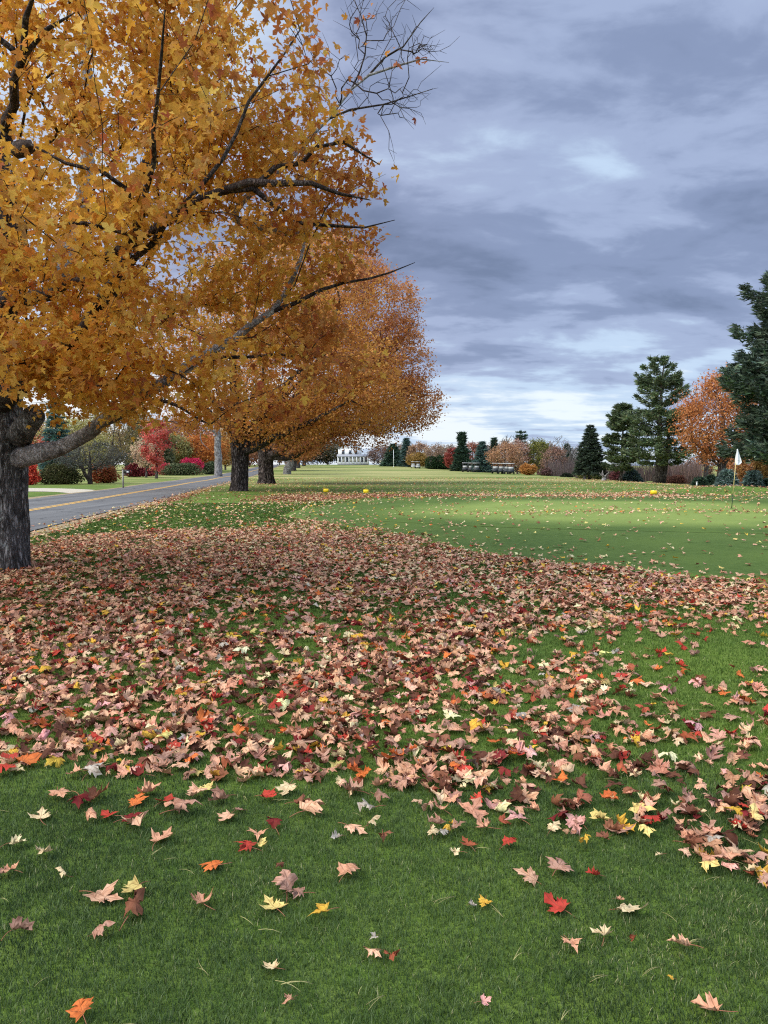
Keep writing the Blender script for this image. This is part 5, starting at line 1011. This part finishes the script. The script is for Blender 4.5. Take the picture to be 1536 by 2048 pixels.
# more old maples along the road, far away
for i, (px, D, tp_, wp, lb) in enumerate(((575, 118, 800, 130, 'third old maple along the road, its trunk pale at the base'), (588, 160, 830, 90, 'fourth maple along the road, smaller with distance'), (597, 205, 850, 70, 'fifth maple along the road, near the end of the row'), (608, 255, 866, 60, 'farthest maple of the roadside row'))):
    x, y, h, w_ = place(px, D, tp_, wp); mk_tree('maple_tree', lb, 'tree', x, y, h, w_, OR2, OR1W, rng, n_att=160, per=46, leaf=.3 * D / 120, spread=.5, clear=.22, trunk_r=.55, bark=M_barkpale if i == 0 else M_barkfar, group='maples lining the road', twig=.04)
# white house
WH = pbr('white_siding', (.80, .80, .79), .6, noise=.03, nscale=2); GR = pbr('grey_shingle', srgb(150, 152, 158), .9, noise=.12, nscale=4); DK = pbr('dark_glass', (.06, .07, .09), .15, spec=.5); GL = pbr('pale_shade', srgb(206, 200, 182), .7); TRM = pbr('window_trim', (.72, .72, .70), .6)
hx, hy = gx(706, 300); hzv = hz(hx, hy); K = 300 / F
HR = empty('farmhouse', (hx, hy, hzv), R(-3), 'white clapboard farmhouse with a long porch at the end of the fairway', 'house')
W1 = 60 * K; mb = MB(); mb.box((0, 3.0, 1.75), (W1, 6, 3.5)); ux = -8 * K
mb.box((ux, 4.4, 5.0), (44 * K, 7, 3.2)); mb.poly([(ux - 22 * K, 6.6), (ux + 22 * K, 6.6), (ux + 6 * K, 8.3), (ux - 8 * K, 8.3)], 'y', .9, 7.9); mb.build('wall', WH, HR)
mb = MB(); e_ = .4; mb.poly([(-.9, 3.35), (6.2, 3.35), (6.2, 3.62), (1.0, 4.35), (-.9, 3.52)], 'x', -W1 / 2 - e_, W1 / 2 + e_); mb.build('porch_roof', GR, HR)
rf = MB(); 
for sgn, x0_, x1_ in ((-1, ux - 23 * K, ux - 8 * K), (1, ux + 23 * K, ux + 6 * K)): rf.poly([(x0_, 6.62), (x1_, 8.32), (x1_, 8.55), (x0_, 6.85)][::sgn], 'y', .6, 8.2)
rf.poly([(ux - 8 * K - .002, 8.32), (ux + 6 * K + .002, 8.32), (ux + 6 * K + .002, 8.54), (ux - 8 * K - .002, 8.54)], 'y', .6, 8.2); rfo = rf.build('roof', GR, HR); MB().box((ux + 2, 5, 9.1), (.9, .9, 1.6)).build('chimney', pbr('brick', srgb(140, 80, 66), .9, noise=.2), rfo)
for k in range(8):
    xx = -W1 / 2 + (k + .5) * W1 / 8; f_ = MB().box((xx, -.03, 2.15), (W1 / 8 * .62, .08, 1.8)).build('window', TRM, HR); MB().box((xx, -.08, 2.15), (W1 / 8 * .50, .04, 1.6)).build('pane', DK if k in (0, 2) or k > 5 else GL, f_)
for k in range(9): MB().box((-W1 / 2 + k * W1 / 8, -.75, 1.70), (.22, .22, 3.32)).build('porch_post', WH, HR)
mb = MB(); mb.box((0, -.75, 1.0), (W1, .06, .08)); mb.box((0, -.75, .5), (W1, .06, .08)); [mb.box((-W1 / 2 + (j + .5) * W1 / 60, -.75, .74), (.05, .05, .44)) for j in range(60)]; mb.build('railing', WH, HR)
MB().box((0, -.45, .18), (W1 + .2, .88, .36)).build('porch_floor', pbr('porch_grey', srgb(120, 122, 124), .8), HR)
for xx in (ux - 12 * K, ux + 2 * K, ux + 14 * K): f_ = MB().box((xx, .86, 5.2), (1.25, .08, 1.75)).build('window', TRM, HR); MB().box((xx, .80, 5.2), (1.0, .05, 1.5)).build('pane', DK, f_)
# small white shed, posts, flagpole
x, y = gx(762, 270); R1 = empty('golf_signboard', (x, y, hz(x, y)), 0, 'small pale notice shelter with a dark roof on two legs', 'signboard')
MB().box((0, 0, 1.45), (1.0, .3, 1.1)).build('board', pbr('beige_board', srgb(200, 190, 168), .7), R1); MB().box((0, 0, 2.1), (1.25, .7, .16)).build('roof', GR, R1); [MB().box((s_ * .42, 0, .45), (.12, .12, .9)).build('leg', WH, R1) for s_ in (-1, 1)]
x, y = gx(752, 265); R1 = empty('marker_post', (x, y, hz(x, y)), 0, 'stubby white post between the house and the notice shelter', 'post'); mb = MB(); mb.box((0, 0, .8), (.30, .30, 1.6), top=.8); mb.build('post', WH, R1); MB().box((0, 0, 1.66), (.36, .36, .12)).build('cap', WH, R1)
x, y = gx(787, 230); R1 = empty('flagpole', (x, y, hz(x, y)), 0, 'bare white flagpole in front of the dark spruces', 'flagpole'); MB().tube([(0, 0, 0), (0, 0, 2.6), (0, 0, 5.2)], [.11, .09, .06], 10).build('pole', pbr('white_metal', (.75, .75, .75), .4), R1); MB().tube([(0, 0, 5.2), (0, 0, 5.27), (0, 0, 5.34), (0, 0, 5.41)], [.03, .11, .11, .03], 10).build('finial', pbr('brass', srgb(200, 180, 120), .4), R1); MB().tube([(0, 0, 0), (0, 0, .12)], [.22, .2], 12).build('base', WH, R1)
# --- far tree line, left to right: kind, label, px, depth, top py, width px, colours
SP = s3((56, 78, 60), (72, 94, 72), (44, 62, 50)); BS = s3((74, 98, 92), (92, 116, 106), (58, 80, 74)); TN = s3((172, 144, 118), (156, 128, 108), (150, 132, 120)); 
con = [('spruce_tree', 'broad dark spruce behind the bare flagpole', 786, 245, 886, 50, SP, 'spruce', {}), ('spruce_tree', 'narrow blue spruce right of the flagpole', 813, 240, 875, 30, BS, 'spruce', {}),
 ('spruce_tree', 'ragged spruce with a thin bushy top, left of centre of the tree line', 923, 165, 861, 42, SP, 'ragged', dict(whorls=20, nb=9)),
 ('spruce_tree', 'blue green spruce left of the tan maple by the carts', 963, 150, 879, 44, BS, 'spruce', {}), ('spruce_tree', 'thin dark spire behind the blue green spruce', 987, 175, 872, 20, SP, 'spruce', {}),
 ('pine_tree', 'dark pine top rising above the grey bare tree', 1040, 190, 860, 50, SP, 'pine', dict(whorls=12)),
 ('spruce_tree', 'slender dark spruce with a bare shank left of the pines', 1178, 84, 848, 64, s3((60, 74, 58), (74, 88, 68), (50, 60, 50)), 'spruce', dict(clear=.16, whorls=22, per=34, power=.7)),
 ('spruce_tree', 'small dark spruce under the orange maple, left one', 1398, 66, 955, 22, SP, 'spruce', dict(whorls=14, per=40)), ('spruce_tree', 'small dark spruce under the orange maple, next to its trunk', 1420, 68, 950, 26, SP, 'spruce', dict(whorls=14, per=40)),
 ('spruce_tree', 'silvery blue spruce right behind the orange maple trunk', 1452, 66, 938, 44, s3((104, 126, 118), (86, 108, 102), (124, 142, 132)), 'spruce', dict(whorls=15, per=44)),
 ('spruce_tree', 'small blue spruce right of the golf flag', 1504, 58, 941, 30, s3((88, 110, 106), (72, 92, 88), (106, 126, 118)), 'spruce', dict(whorls=16, per=44)),
 ('spruce_tree', 'small dark spruce cut by the right edge', 1534, 58, 958, 30, SP, 'spruce', dict(whorls=14, per=40)),
 ('spruce_tree', 'low silvery spruce left of the twin trunked pine', 1262, 84, 938, 46, s3((98, 118, 108), (82, 100, 92)), 'spruce', dict(whorls=12, per=40)),
 ('spruce_tree', 'dark spruce half hidden in the grey brush, right of centre', 1132, 165, 886, 30, SP, 'spruce', {})]
for nm, lb, px, D, tp_, wp, cs, st, kw in con:
    x, y, h, w_ = place(px, D, tp_, wp); k = dict(per=22, leaf=.55 * D / 150 if D > 90 else .34, whorls=18); k.update(kw); mk_conifer(nm, lb, 'tree', x, y, h, w_, cs, rng, style=st, **k)
dec = [('oak_tree', 'muted brown tree closing the gap beside the blue spruce', 896, 270, 888, 56, s3((142, 122, 106), (126, 108, 98), (158, 138, 118)), .1), ('oak_tree', 'grey brown tree behind the blue green spruce', 972, 240, 884, 60, s3((136, 118, 106), (120, 104, 98)), .1),
 ('oak_tree', 'dull russet tree left of the dark pine top', 1004, 230, 878, 50, s3((146, 116, 100), (128, 104, 94)), .1), ('oak_tree', 'brownish tree between the yellow green one and the tan cone', 1090, 215, 880, 50, s3((132, 114, 98), (116, 102, 90), (120, 116, 80)), .1),
 ('oak_tree', 'faded tan tree between the two left hand spruces', 800, 290, 888, 60, s3((150, 130, 112), (134, 116, 102)), .1), ('oak_tree', 'smoky brown tree left of the slender spruce', 1150, 200, 894, 60, s3((120, 108, 102), (106, 96, 92)), .2), ('birch_tree', 'greyish tan birch above the round hedge', 872, 225, 886, 50, TN, .20), ('oak_tree', 'pinkish brown tree right of the flagpole spruces', 838, 235, 882, 48, s3((170, 136, 112), (152, 118, 100), (184, 150, 116)), .05),
 ('maple_tree', 'yellow brown bush like tree left of the round hedge', 835, 215, 904, 42, s3((164, 132, 72), (142, 114, 62)), 0), ('maple_tree', 'brick red tree left of the ragged spruce', 906, 175, 893, 36, s3((164, 84, 72), (146, 72, 66)), 0),
 ('maple_tree', 'russet tree right of the ragged spruce', 944, 172, 882, 44, s3((166, 104, 82), (150, 90, 74), (180, 124, 96)), .05), ('oak_tree', 'grey brown tree at the left end of the far tree line', 765, 290, 892, 60, s3((130, 106, 98), (116, 96, 92)), .1),
 ('maple_tree', 'tan orange maple standing behind the row of carts', 1008, 138, 882, 68, s3((186, 144, 104), (170, 126, 94), (196, 156, 118), (160, 118, 94)), .05), ('oak_tree', 'rosy tan tree right of the tan orange maple', 1034, 150, 876, 50, s3((176, 138, 118), (160, 124, 110), (184, 150, 128)), .2),
 ('poplar_tree', 'yellow green tree in the middle of the far tree line', 1074, 150, 870, 46, s3((122, 122, 60), (104, 108, 54), (142, 138, 72)), 0), ('maple_tree', 'small golden orange tree at the foot of the tall grey ones', 1056, 118, 926, 32, s3((196, 140, 76), (178, 122, 66)), 0),
 ('oak_tree', 'tan leaved conical tree right of the yellow green one', 1106, 135, 890, 54, s3((160, 124, 104), (142, 112, 98)), .15), ('oak_tree', 'pinkish grey tree filling in behind the carts', 1090, 175, 884, 60, s3((138, 116, 108), (124, 106, 100)), .2),
 ('maple_tree', 'peach orange tree low at the right edge behind the flag', 1500, 78, 900, 60, s3((206, 150, 104), (194, 136, 92), (190, 150, 90)), .0), ('maple_tree', 'golden brown tree at the far right edge', 1535, 72, 896, 56, s3((186, 150, 92), (170, 130, 80)), .0), ('oak_tree', 'apricot tree behind the small blue spruce', 1472, 92, 906, 50, s3((204, 144, 100), (186, 126, 88)), 0),
 ('oak_tree', 'dusky tree seen between the twin trunked pine and the orange maple', 1395, 110, 905, 60, s3((150, 122, 108), (170, 120, 90), (132, 108, 100)), .1)]
for nm, lb, px, D, tp_, wp, cs, ll in dec:
    x, y, h, w_ = place(px, D, tp_, wp); mk_tree(nm, lb, 'tree', x, y, h, w_, cs, [1] * len(cs), rng, n_att=150, per=30, leaf=max(.16, .24 * D / 150), spread=.42, clear=.08 if D > 100 else .15, twig=.03, leafless=ll, trunk_r=.18)
bare = [('birch_tree', 'thin grey bare crown above the tan hedge trees', 850, 240, 880, 40, M_barkpale, 160), ('maple_tree', 'tall purplish bare tree, highest of the far tree line', 1022, 165, 862, 70, M_barkfar, 420), ('maple_tree', 'wide grey bare tree left of the yellow green one', 1052, 160, 872, 60, M_barkfar, 380),
 ('birch_tree', 'pale bare tree against the bright sky', 1118, 150, 866, 52, M_barkpale, 260), ('maple_tree', 'low grey bare tree right of the pale bare one', 1138, 140, 892, 60, M_barkfar, 420), ('birch_tree', 'pale bare tree left of the slender spruce', 1150, 155, 884, 40, M_barkpale, 200),
 ('maple_tree', 'bare twiggy tree left of the far orange maple', 1405, 84, 760, 110, M_barkfar, 420), ('ash_tree', 'bare tree behind the twin trunked pine', 1352, 105, 890, 70, M_barkfar, 380)]
for nm, lb, px, D, tp_, wp, bk, na in bare:
    x, y, h, w_ = place(px, D, tp_, wp); mk_bare(nm, lb, 'tree', x, y, h, w_, rng, bark=bk, n_att=na, twig=.022 if D < 120 else .035)
# grey brush thicket: one mass of stems
def thicket(label, px0, px1, D, top, cols, n=1500):
    mb = MB(); Cs = []; r = rng
    for k in range(n):
        px = r.uniform(px0, px1); d = D * r.uniform(.97, 1.18); x, y = gx(px, d); h = (pt(px, top, d)[2] - hz(x, y)) * r.uniform(.45, 1.05); z = hz(x, y); q = np.linspace(0, 1, 4); a = r.normal(0, .12, 2) * h
        mb.tube(np.stack([x + a[0] * q ** 2, y + a[1] * q ** 2, z + h * q], 1), np.array([.035, .026, .018, .008]), 3, cap=False); Cs.append(np.repeat(pick(r, cols, [1] * len(cols), 1, .15), 12, 0))
    return tag(add('undergrowth', mb.mesh('undergrowth', C=np.concatenate(Cs)), M_far), label, 'undergrowth', kind='stuff')
thicket('grey brown leafless brush between the pines and the orange maple', 1318, 1400, 88, 926, s3((140, 116, 108), (120, 102, 96), (160, 134, 120)), 2000)
thicket('grey brush along the foot of the far tree line', 1090, 1160, 128, 918, s3((124, 108, 104), (108, 96, 92)), 1400)
thicket('dark purplish brush behind the slender spruce', 1150, 1330, 104, 925, s3((96, 82, 80), (116, 98, 92), (84, 78, 70)), 2200)
thicket('tan brush at the far right behind the flag', 1440, 1620, 96, 920, s3((170, 128, 100), (150, 112, 90)), 1800)
for lb, px, D, tp_, wp, cs in (('low dark evergreen shrub at the foot of the far tree line', 1132, 112, 946, 26, s3((40, 48, 36), (54, 60, 44))), ('olive yellow shrub left of the thin stump', 1172, 92, 938, 42, s3((112, 112, 62), (94, 98, 54), (128, 126, 76))),
   ('olive green shrub beside the grey stump', 1196, 94, 941, 26, s3((100, 106, 60), (84, 90, 50))), ('dusky plum shrub between the stump and the pine', 1232, 90, 940, 34, s3((118, 70, 72), (98, 58, 62), (134, 88, 84))),
   ('mauve brown shrub under the yellow green tree', 1092, 125, 934, 34, s3((120, 92, 84), (104, 80, 76))), ('rusty low shrub left of the small dark spruces', 1352, 84, 948, 50, s3((142, 96, 78), (120, 84, 72)))):
    shrub_px('shrub', lb, px, D, tp_, wp, cs, n=3000, leaf=.14 * D / 90)
shrub_px('clipped_hedge', 'dark rounded evergreen hedge with flat sides', 878, 200, 911, 56, s3((44, 64, 40), (56, 78, 46), (36, 52, 34)), cat='hedge', n=9000, leaf=.28, dep=.5, lobes=[(-2.0, 0, 1.7, 1.9, 1.9, 2.0), (0, 0, 1.8, 2.4, 1.9, 2.0), (2.0, 0, 1.7, 1.9, 1.9, 2.0), (-1, 0, .9, 2.8, 1.9, 1.1), (1, 0, .9, 2.8, 1.9, 1.1)])
# dead stump and posts near the spruce
x, y, h, w_ = place(1206, 80, 938, 20); mk_bare('dead_stump', 'pale weathered stump with broken antler like limbs', 'stump', x, y, h, w_ * 1.4, rng, bark=M_barkpale, n_att=16, twig=.05, trunk_r=.26, clear=.3)
x, y, h, w_ = place(1168, 84, 935, 10); mk_bare('dead_stump', 'slim pale dead stem left of the slender spruce', 'stump', x, y, h, w_, rng, bark=M_barkpale, n_att=5, twig=.04, trunk_r=.16, clear=.7)
# the pines on the right
PN = s3((92, 108, 78), (108, 124, 88), (74, 90, 66), (126, 138, 100)); PD = s3((72, 88, 72), (90, 105, 86), (58, 72, 62), (106, 119, 98))
x, y, h, w_ = place(1312, 78, 712, 142); mk_conifer('white_pine', 'tall white pine with a twin trunk, centre of the right hand group', 'tree', x, y, h, w_, PN, rng, style='pine', clear=.15, whorls=23, nb=9, per=84, leaf=.35, tr=.42, slim=.24)
x2, y2 = gx(1322, 78.5); mb = MB(); rp = empty('white_pine', (x2, y2, hz(x2, y2)), 0, 'second leaning stem at the foot of the tall twin trunked pine', 'tree'); mb.tube([(0, 0, -.1), (.25, 0, 1.2), (.55, .1, 3.2), (.7, .1, 5.5)], [.42, .30, .24, .12], 12); mb.build('trunk', M_barkfar, rp, smooth=True)
x, y, h, w_ = place(1240, 82, 802, 86); mk_conifer('white_pine', 'shorter white pine leaning against the tall one from the left', 'tree', x, y, h, w_, PN, rng, style='pine', clear=.14, whorls=18, nb=9, per=76, leaf=.35, slim=.24)
x, y = gx(1612, 50); h = pt(1600, 520, 50)[2]; mk_conifer('white_pine', 'great dark white pine cut by the right edge, branches over the orange maple', 'tree', x, y, h, 385 / F * 50, PD, rng, style='pine', clear=.15, whorls=34, nb=13, per=150, leaf=.40, tr=.5, slim=.20)
x, y, h, w_ = place(1437, 70, 742, 168); mk_tree('maple_tree', 'burnt orange maple beneath the great pine at right', 'tree', x, y, h, w_, s3((204, 138, 82), (190, 122, 74), (214, 156, 100), (176, 112, 78), (200, 150, 118)), [5, 5, 3, 3, 1], rng, clear=.20, n_att=380, per=50, leaf=.19, spread=.42, trunk_r=.33, twig=.02, tone=.5, leafless=.06)
# golf carts
M_cw = pbr('cart_white', (.50, .50, .48), .4); M_cd = pbr('cart_dark', (.03, .035, .04), .5); M_rub = pbr('rubber', (.02, .02, .02), .8)
def cart(x, y, rz, label, body, group='golf carts parked below the trees'):
    z = hz(x, y); r = empty('golf_cart', (x, y, z), rz, label, 'golf cart', group); mb = MB(); mb.poly([(-1.15, .30), (1.15, .30), (1.2, .62), (.75, .80), (.55, .45), (-.2, .45), (-.25, .72), (-1.15, .78)], 'y', -.55, .55); mb.build('body', body, r)
    MB().box((-.42, 0, .84), (.5, 1.0, .14)).build('seat', M_cw, r); MB().box((-.70, 0, 1.08), (.12, 1.0, .42)).build('backrest', M_cw, r)
    MB().box((-.05, 0, 1.86), (1.75, 1.22, .08), top=.94).build('roof', M_cw, r)
    for sx in (-.85, .72):
        for sy in (-.5, .5): MB().tube([(sx, sy, .7), (sx * .9, sy, 1.82)], .03, 5).build('roof_post', M_cd, r)
    for sx in (-.75, .78):
        for sy in (-.52, .52): MB().tube([(sx, sy - .10, .23), (sx, sy + .10, .23)], .23, 12).build('wheel', M_rub, r)
    return r
for i, (px, D, lb) in enumerate(((930, 153, 'dark cart at the left end of the parked group of three'), (941, 151, 'middle cart of the parked group of three'), (951, 149, 'right cart of the parked group of three'), (990, 133, 'pale roofed cart, first from the left under the tan orange maple'),
      (1001, 132, 'pale roofed cart, second from the left under the tan orange maple'), (1011, 131, 'pale roofed cart, third from the left under the tan orange maple'), (1021, 130, 'pale roofed cart, last to the right under the tan orange maple'), (826, 205, 'white cart far off left of the round hedge'), (835, 204, 'white cart right beside the far off left one'))):
    x, y = gx(px, D); cart(x, y, R(78 + 9 * (i % 3)), lb, M_cd if i < 7 else M_cw)
# yellow tee markers
M_ym = pbr('yellow_plastic', srgb(244, 206, 34), .45, noise=.05)
for px, py, lb in ((652, 986, 'yellow marker on the leafy strip, leftmost of three'), (732, 988, 'yellow marker on the leafy strip, near the middle of the fairway'), (1307, 991, 'yellow marker on the tan leaves below the pines')):
    x, y = at(px, py); r = empty('tee_marker', (x, y, hz(x, y)), 0, lb, 'marker', 'yellow markers across the fairway'); mb = MB(); mb.tube([(-.14, 0, .14), (-.125, 0, .14), (.125, 0, .14), (.14, 0, .14)], [.07, .10, .10, .07], 14); mb.build('block', M_ym, r, smooth=False)
    [MB().tube([(s_ * .08, 0, -.05), (s_ * .08, 0, .06)], .015, 6).build('peg', pbr('steel', (.3, .3, .3), .4, .8) if s_ < 0 else bpy.data.materials['steel'], r) for s_ in (-1, 1)]
x, y = gx(1392, 62); r = empty('marker_post', (x, y, hz(x, y)), 0, 'tiny white post on the ridge left of the orange maple', 'post'); MB().box((0, 0, .16), (.10, .10, .36), top=.85).build('post', WH, r); MB().box((0, 0, .36), (.12, .12, .04)).build('cap', WH, r)
# flagstick
fx, fy = at(1463, 1018); r = empty('golf_flag', (fx, fy, hz(fx, fy)), 0, 'white flag hanging on a leaning two tone flagstick on the green', 'golf flag')
zt = pt(1470, 899, fy)[2] - hz(fx, fy); tx = (1470.5 - 1463) / F * fy; zm = zt * .26
MB().tube([(0, 0, -.05), (tx * zm / zt, 0, zm)], [.013, .011], 8).build('lower_stick', pbr('green_stick', srgb(40, 58, 40), .5), r)
MB().tube([(tx * zm / zt, 0, zm + .001), (tx * .97, 0, zt * .97)], [.012, .009], 8).build('upper_stick', pbr('yellow_stick', srgb(222, 200, 140), .5), r)
w0 = [(-.012, zt), (.028, zt - .02), (.085, zt * .88), (.168, zt * .800), (.160, zt * .775), (.055, zt * .735), (-.005, zt * .75), (-.012, zt * .78)]
G_ = []; nu, nv = 9, 22
for j in range(nv):
    t = j / (nv - 1); zz = zt * (1 - .262 * t); lft = -.030 + .028 * abs(t - .5); rgt = np.interp(t, [0, .1, .45, .78, .86, 1], [.02, .035, .092, .150, .145, .055])
    if t > .86: lft += (t - .86) * .25
    for i in range(nu): u = i / (nu - 1); G_.append((tx * (1 - t * .25) + lft + (rgt - lft) * u, -.02 + .035 * math.sin(u * 9 + t * 2) * (.4 + t), zz - (0 if t < .9 else .0) + .02 * u * (1 - t)))
ii_ = (np.arange(nv - 1)[:, None] * nu + np.arange(nu - 1)[None]).ravel(); fl = add('flag', np_mesh('flag', np.array(G_), [np.stack([ii_, ii_ + 1, ii_ + 1 + nu, ii_ + nu], -1)], smooth=True), pbr('flag_cloth', (.80, .80, .80), .8), r)
so_ = fl.modifiers.new('thick', 'SOLIDIFY'); so_.thickness = .003
mb = MB(); cx_ = tx * .83 + .045; cz_ = zt * .815
mb.tube([(cx_ - .035, -.062, cz_ + .004), (cx_ - .01, -.062, cz_ + .016), (cx_ + .03, -.062, cz_ + .008)], .0035, 4); mb.tube([(cx_ - .02, -.062, cz_ - .012), (cx_ + .015, -.062, cz_ - .02)], .003, 4); mb.build('emblem', pbr('emblem_grey', srgb(150, 158, 176), .7), fl)
MB().tube([(0, 0, .0215), (0, 0, .023)], [.054, .054], 20).build('cup', pbr('cup_dark', (.02, .02, .02), .9), r)
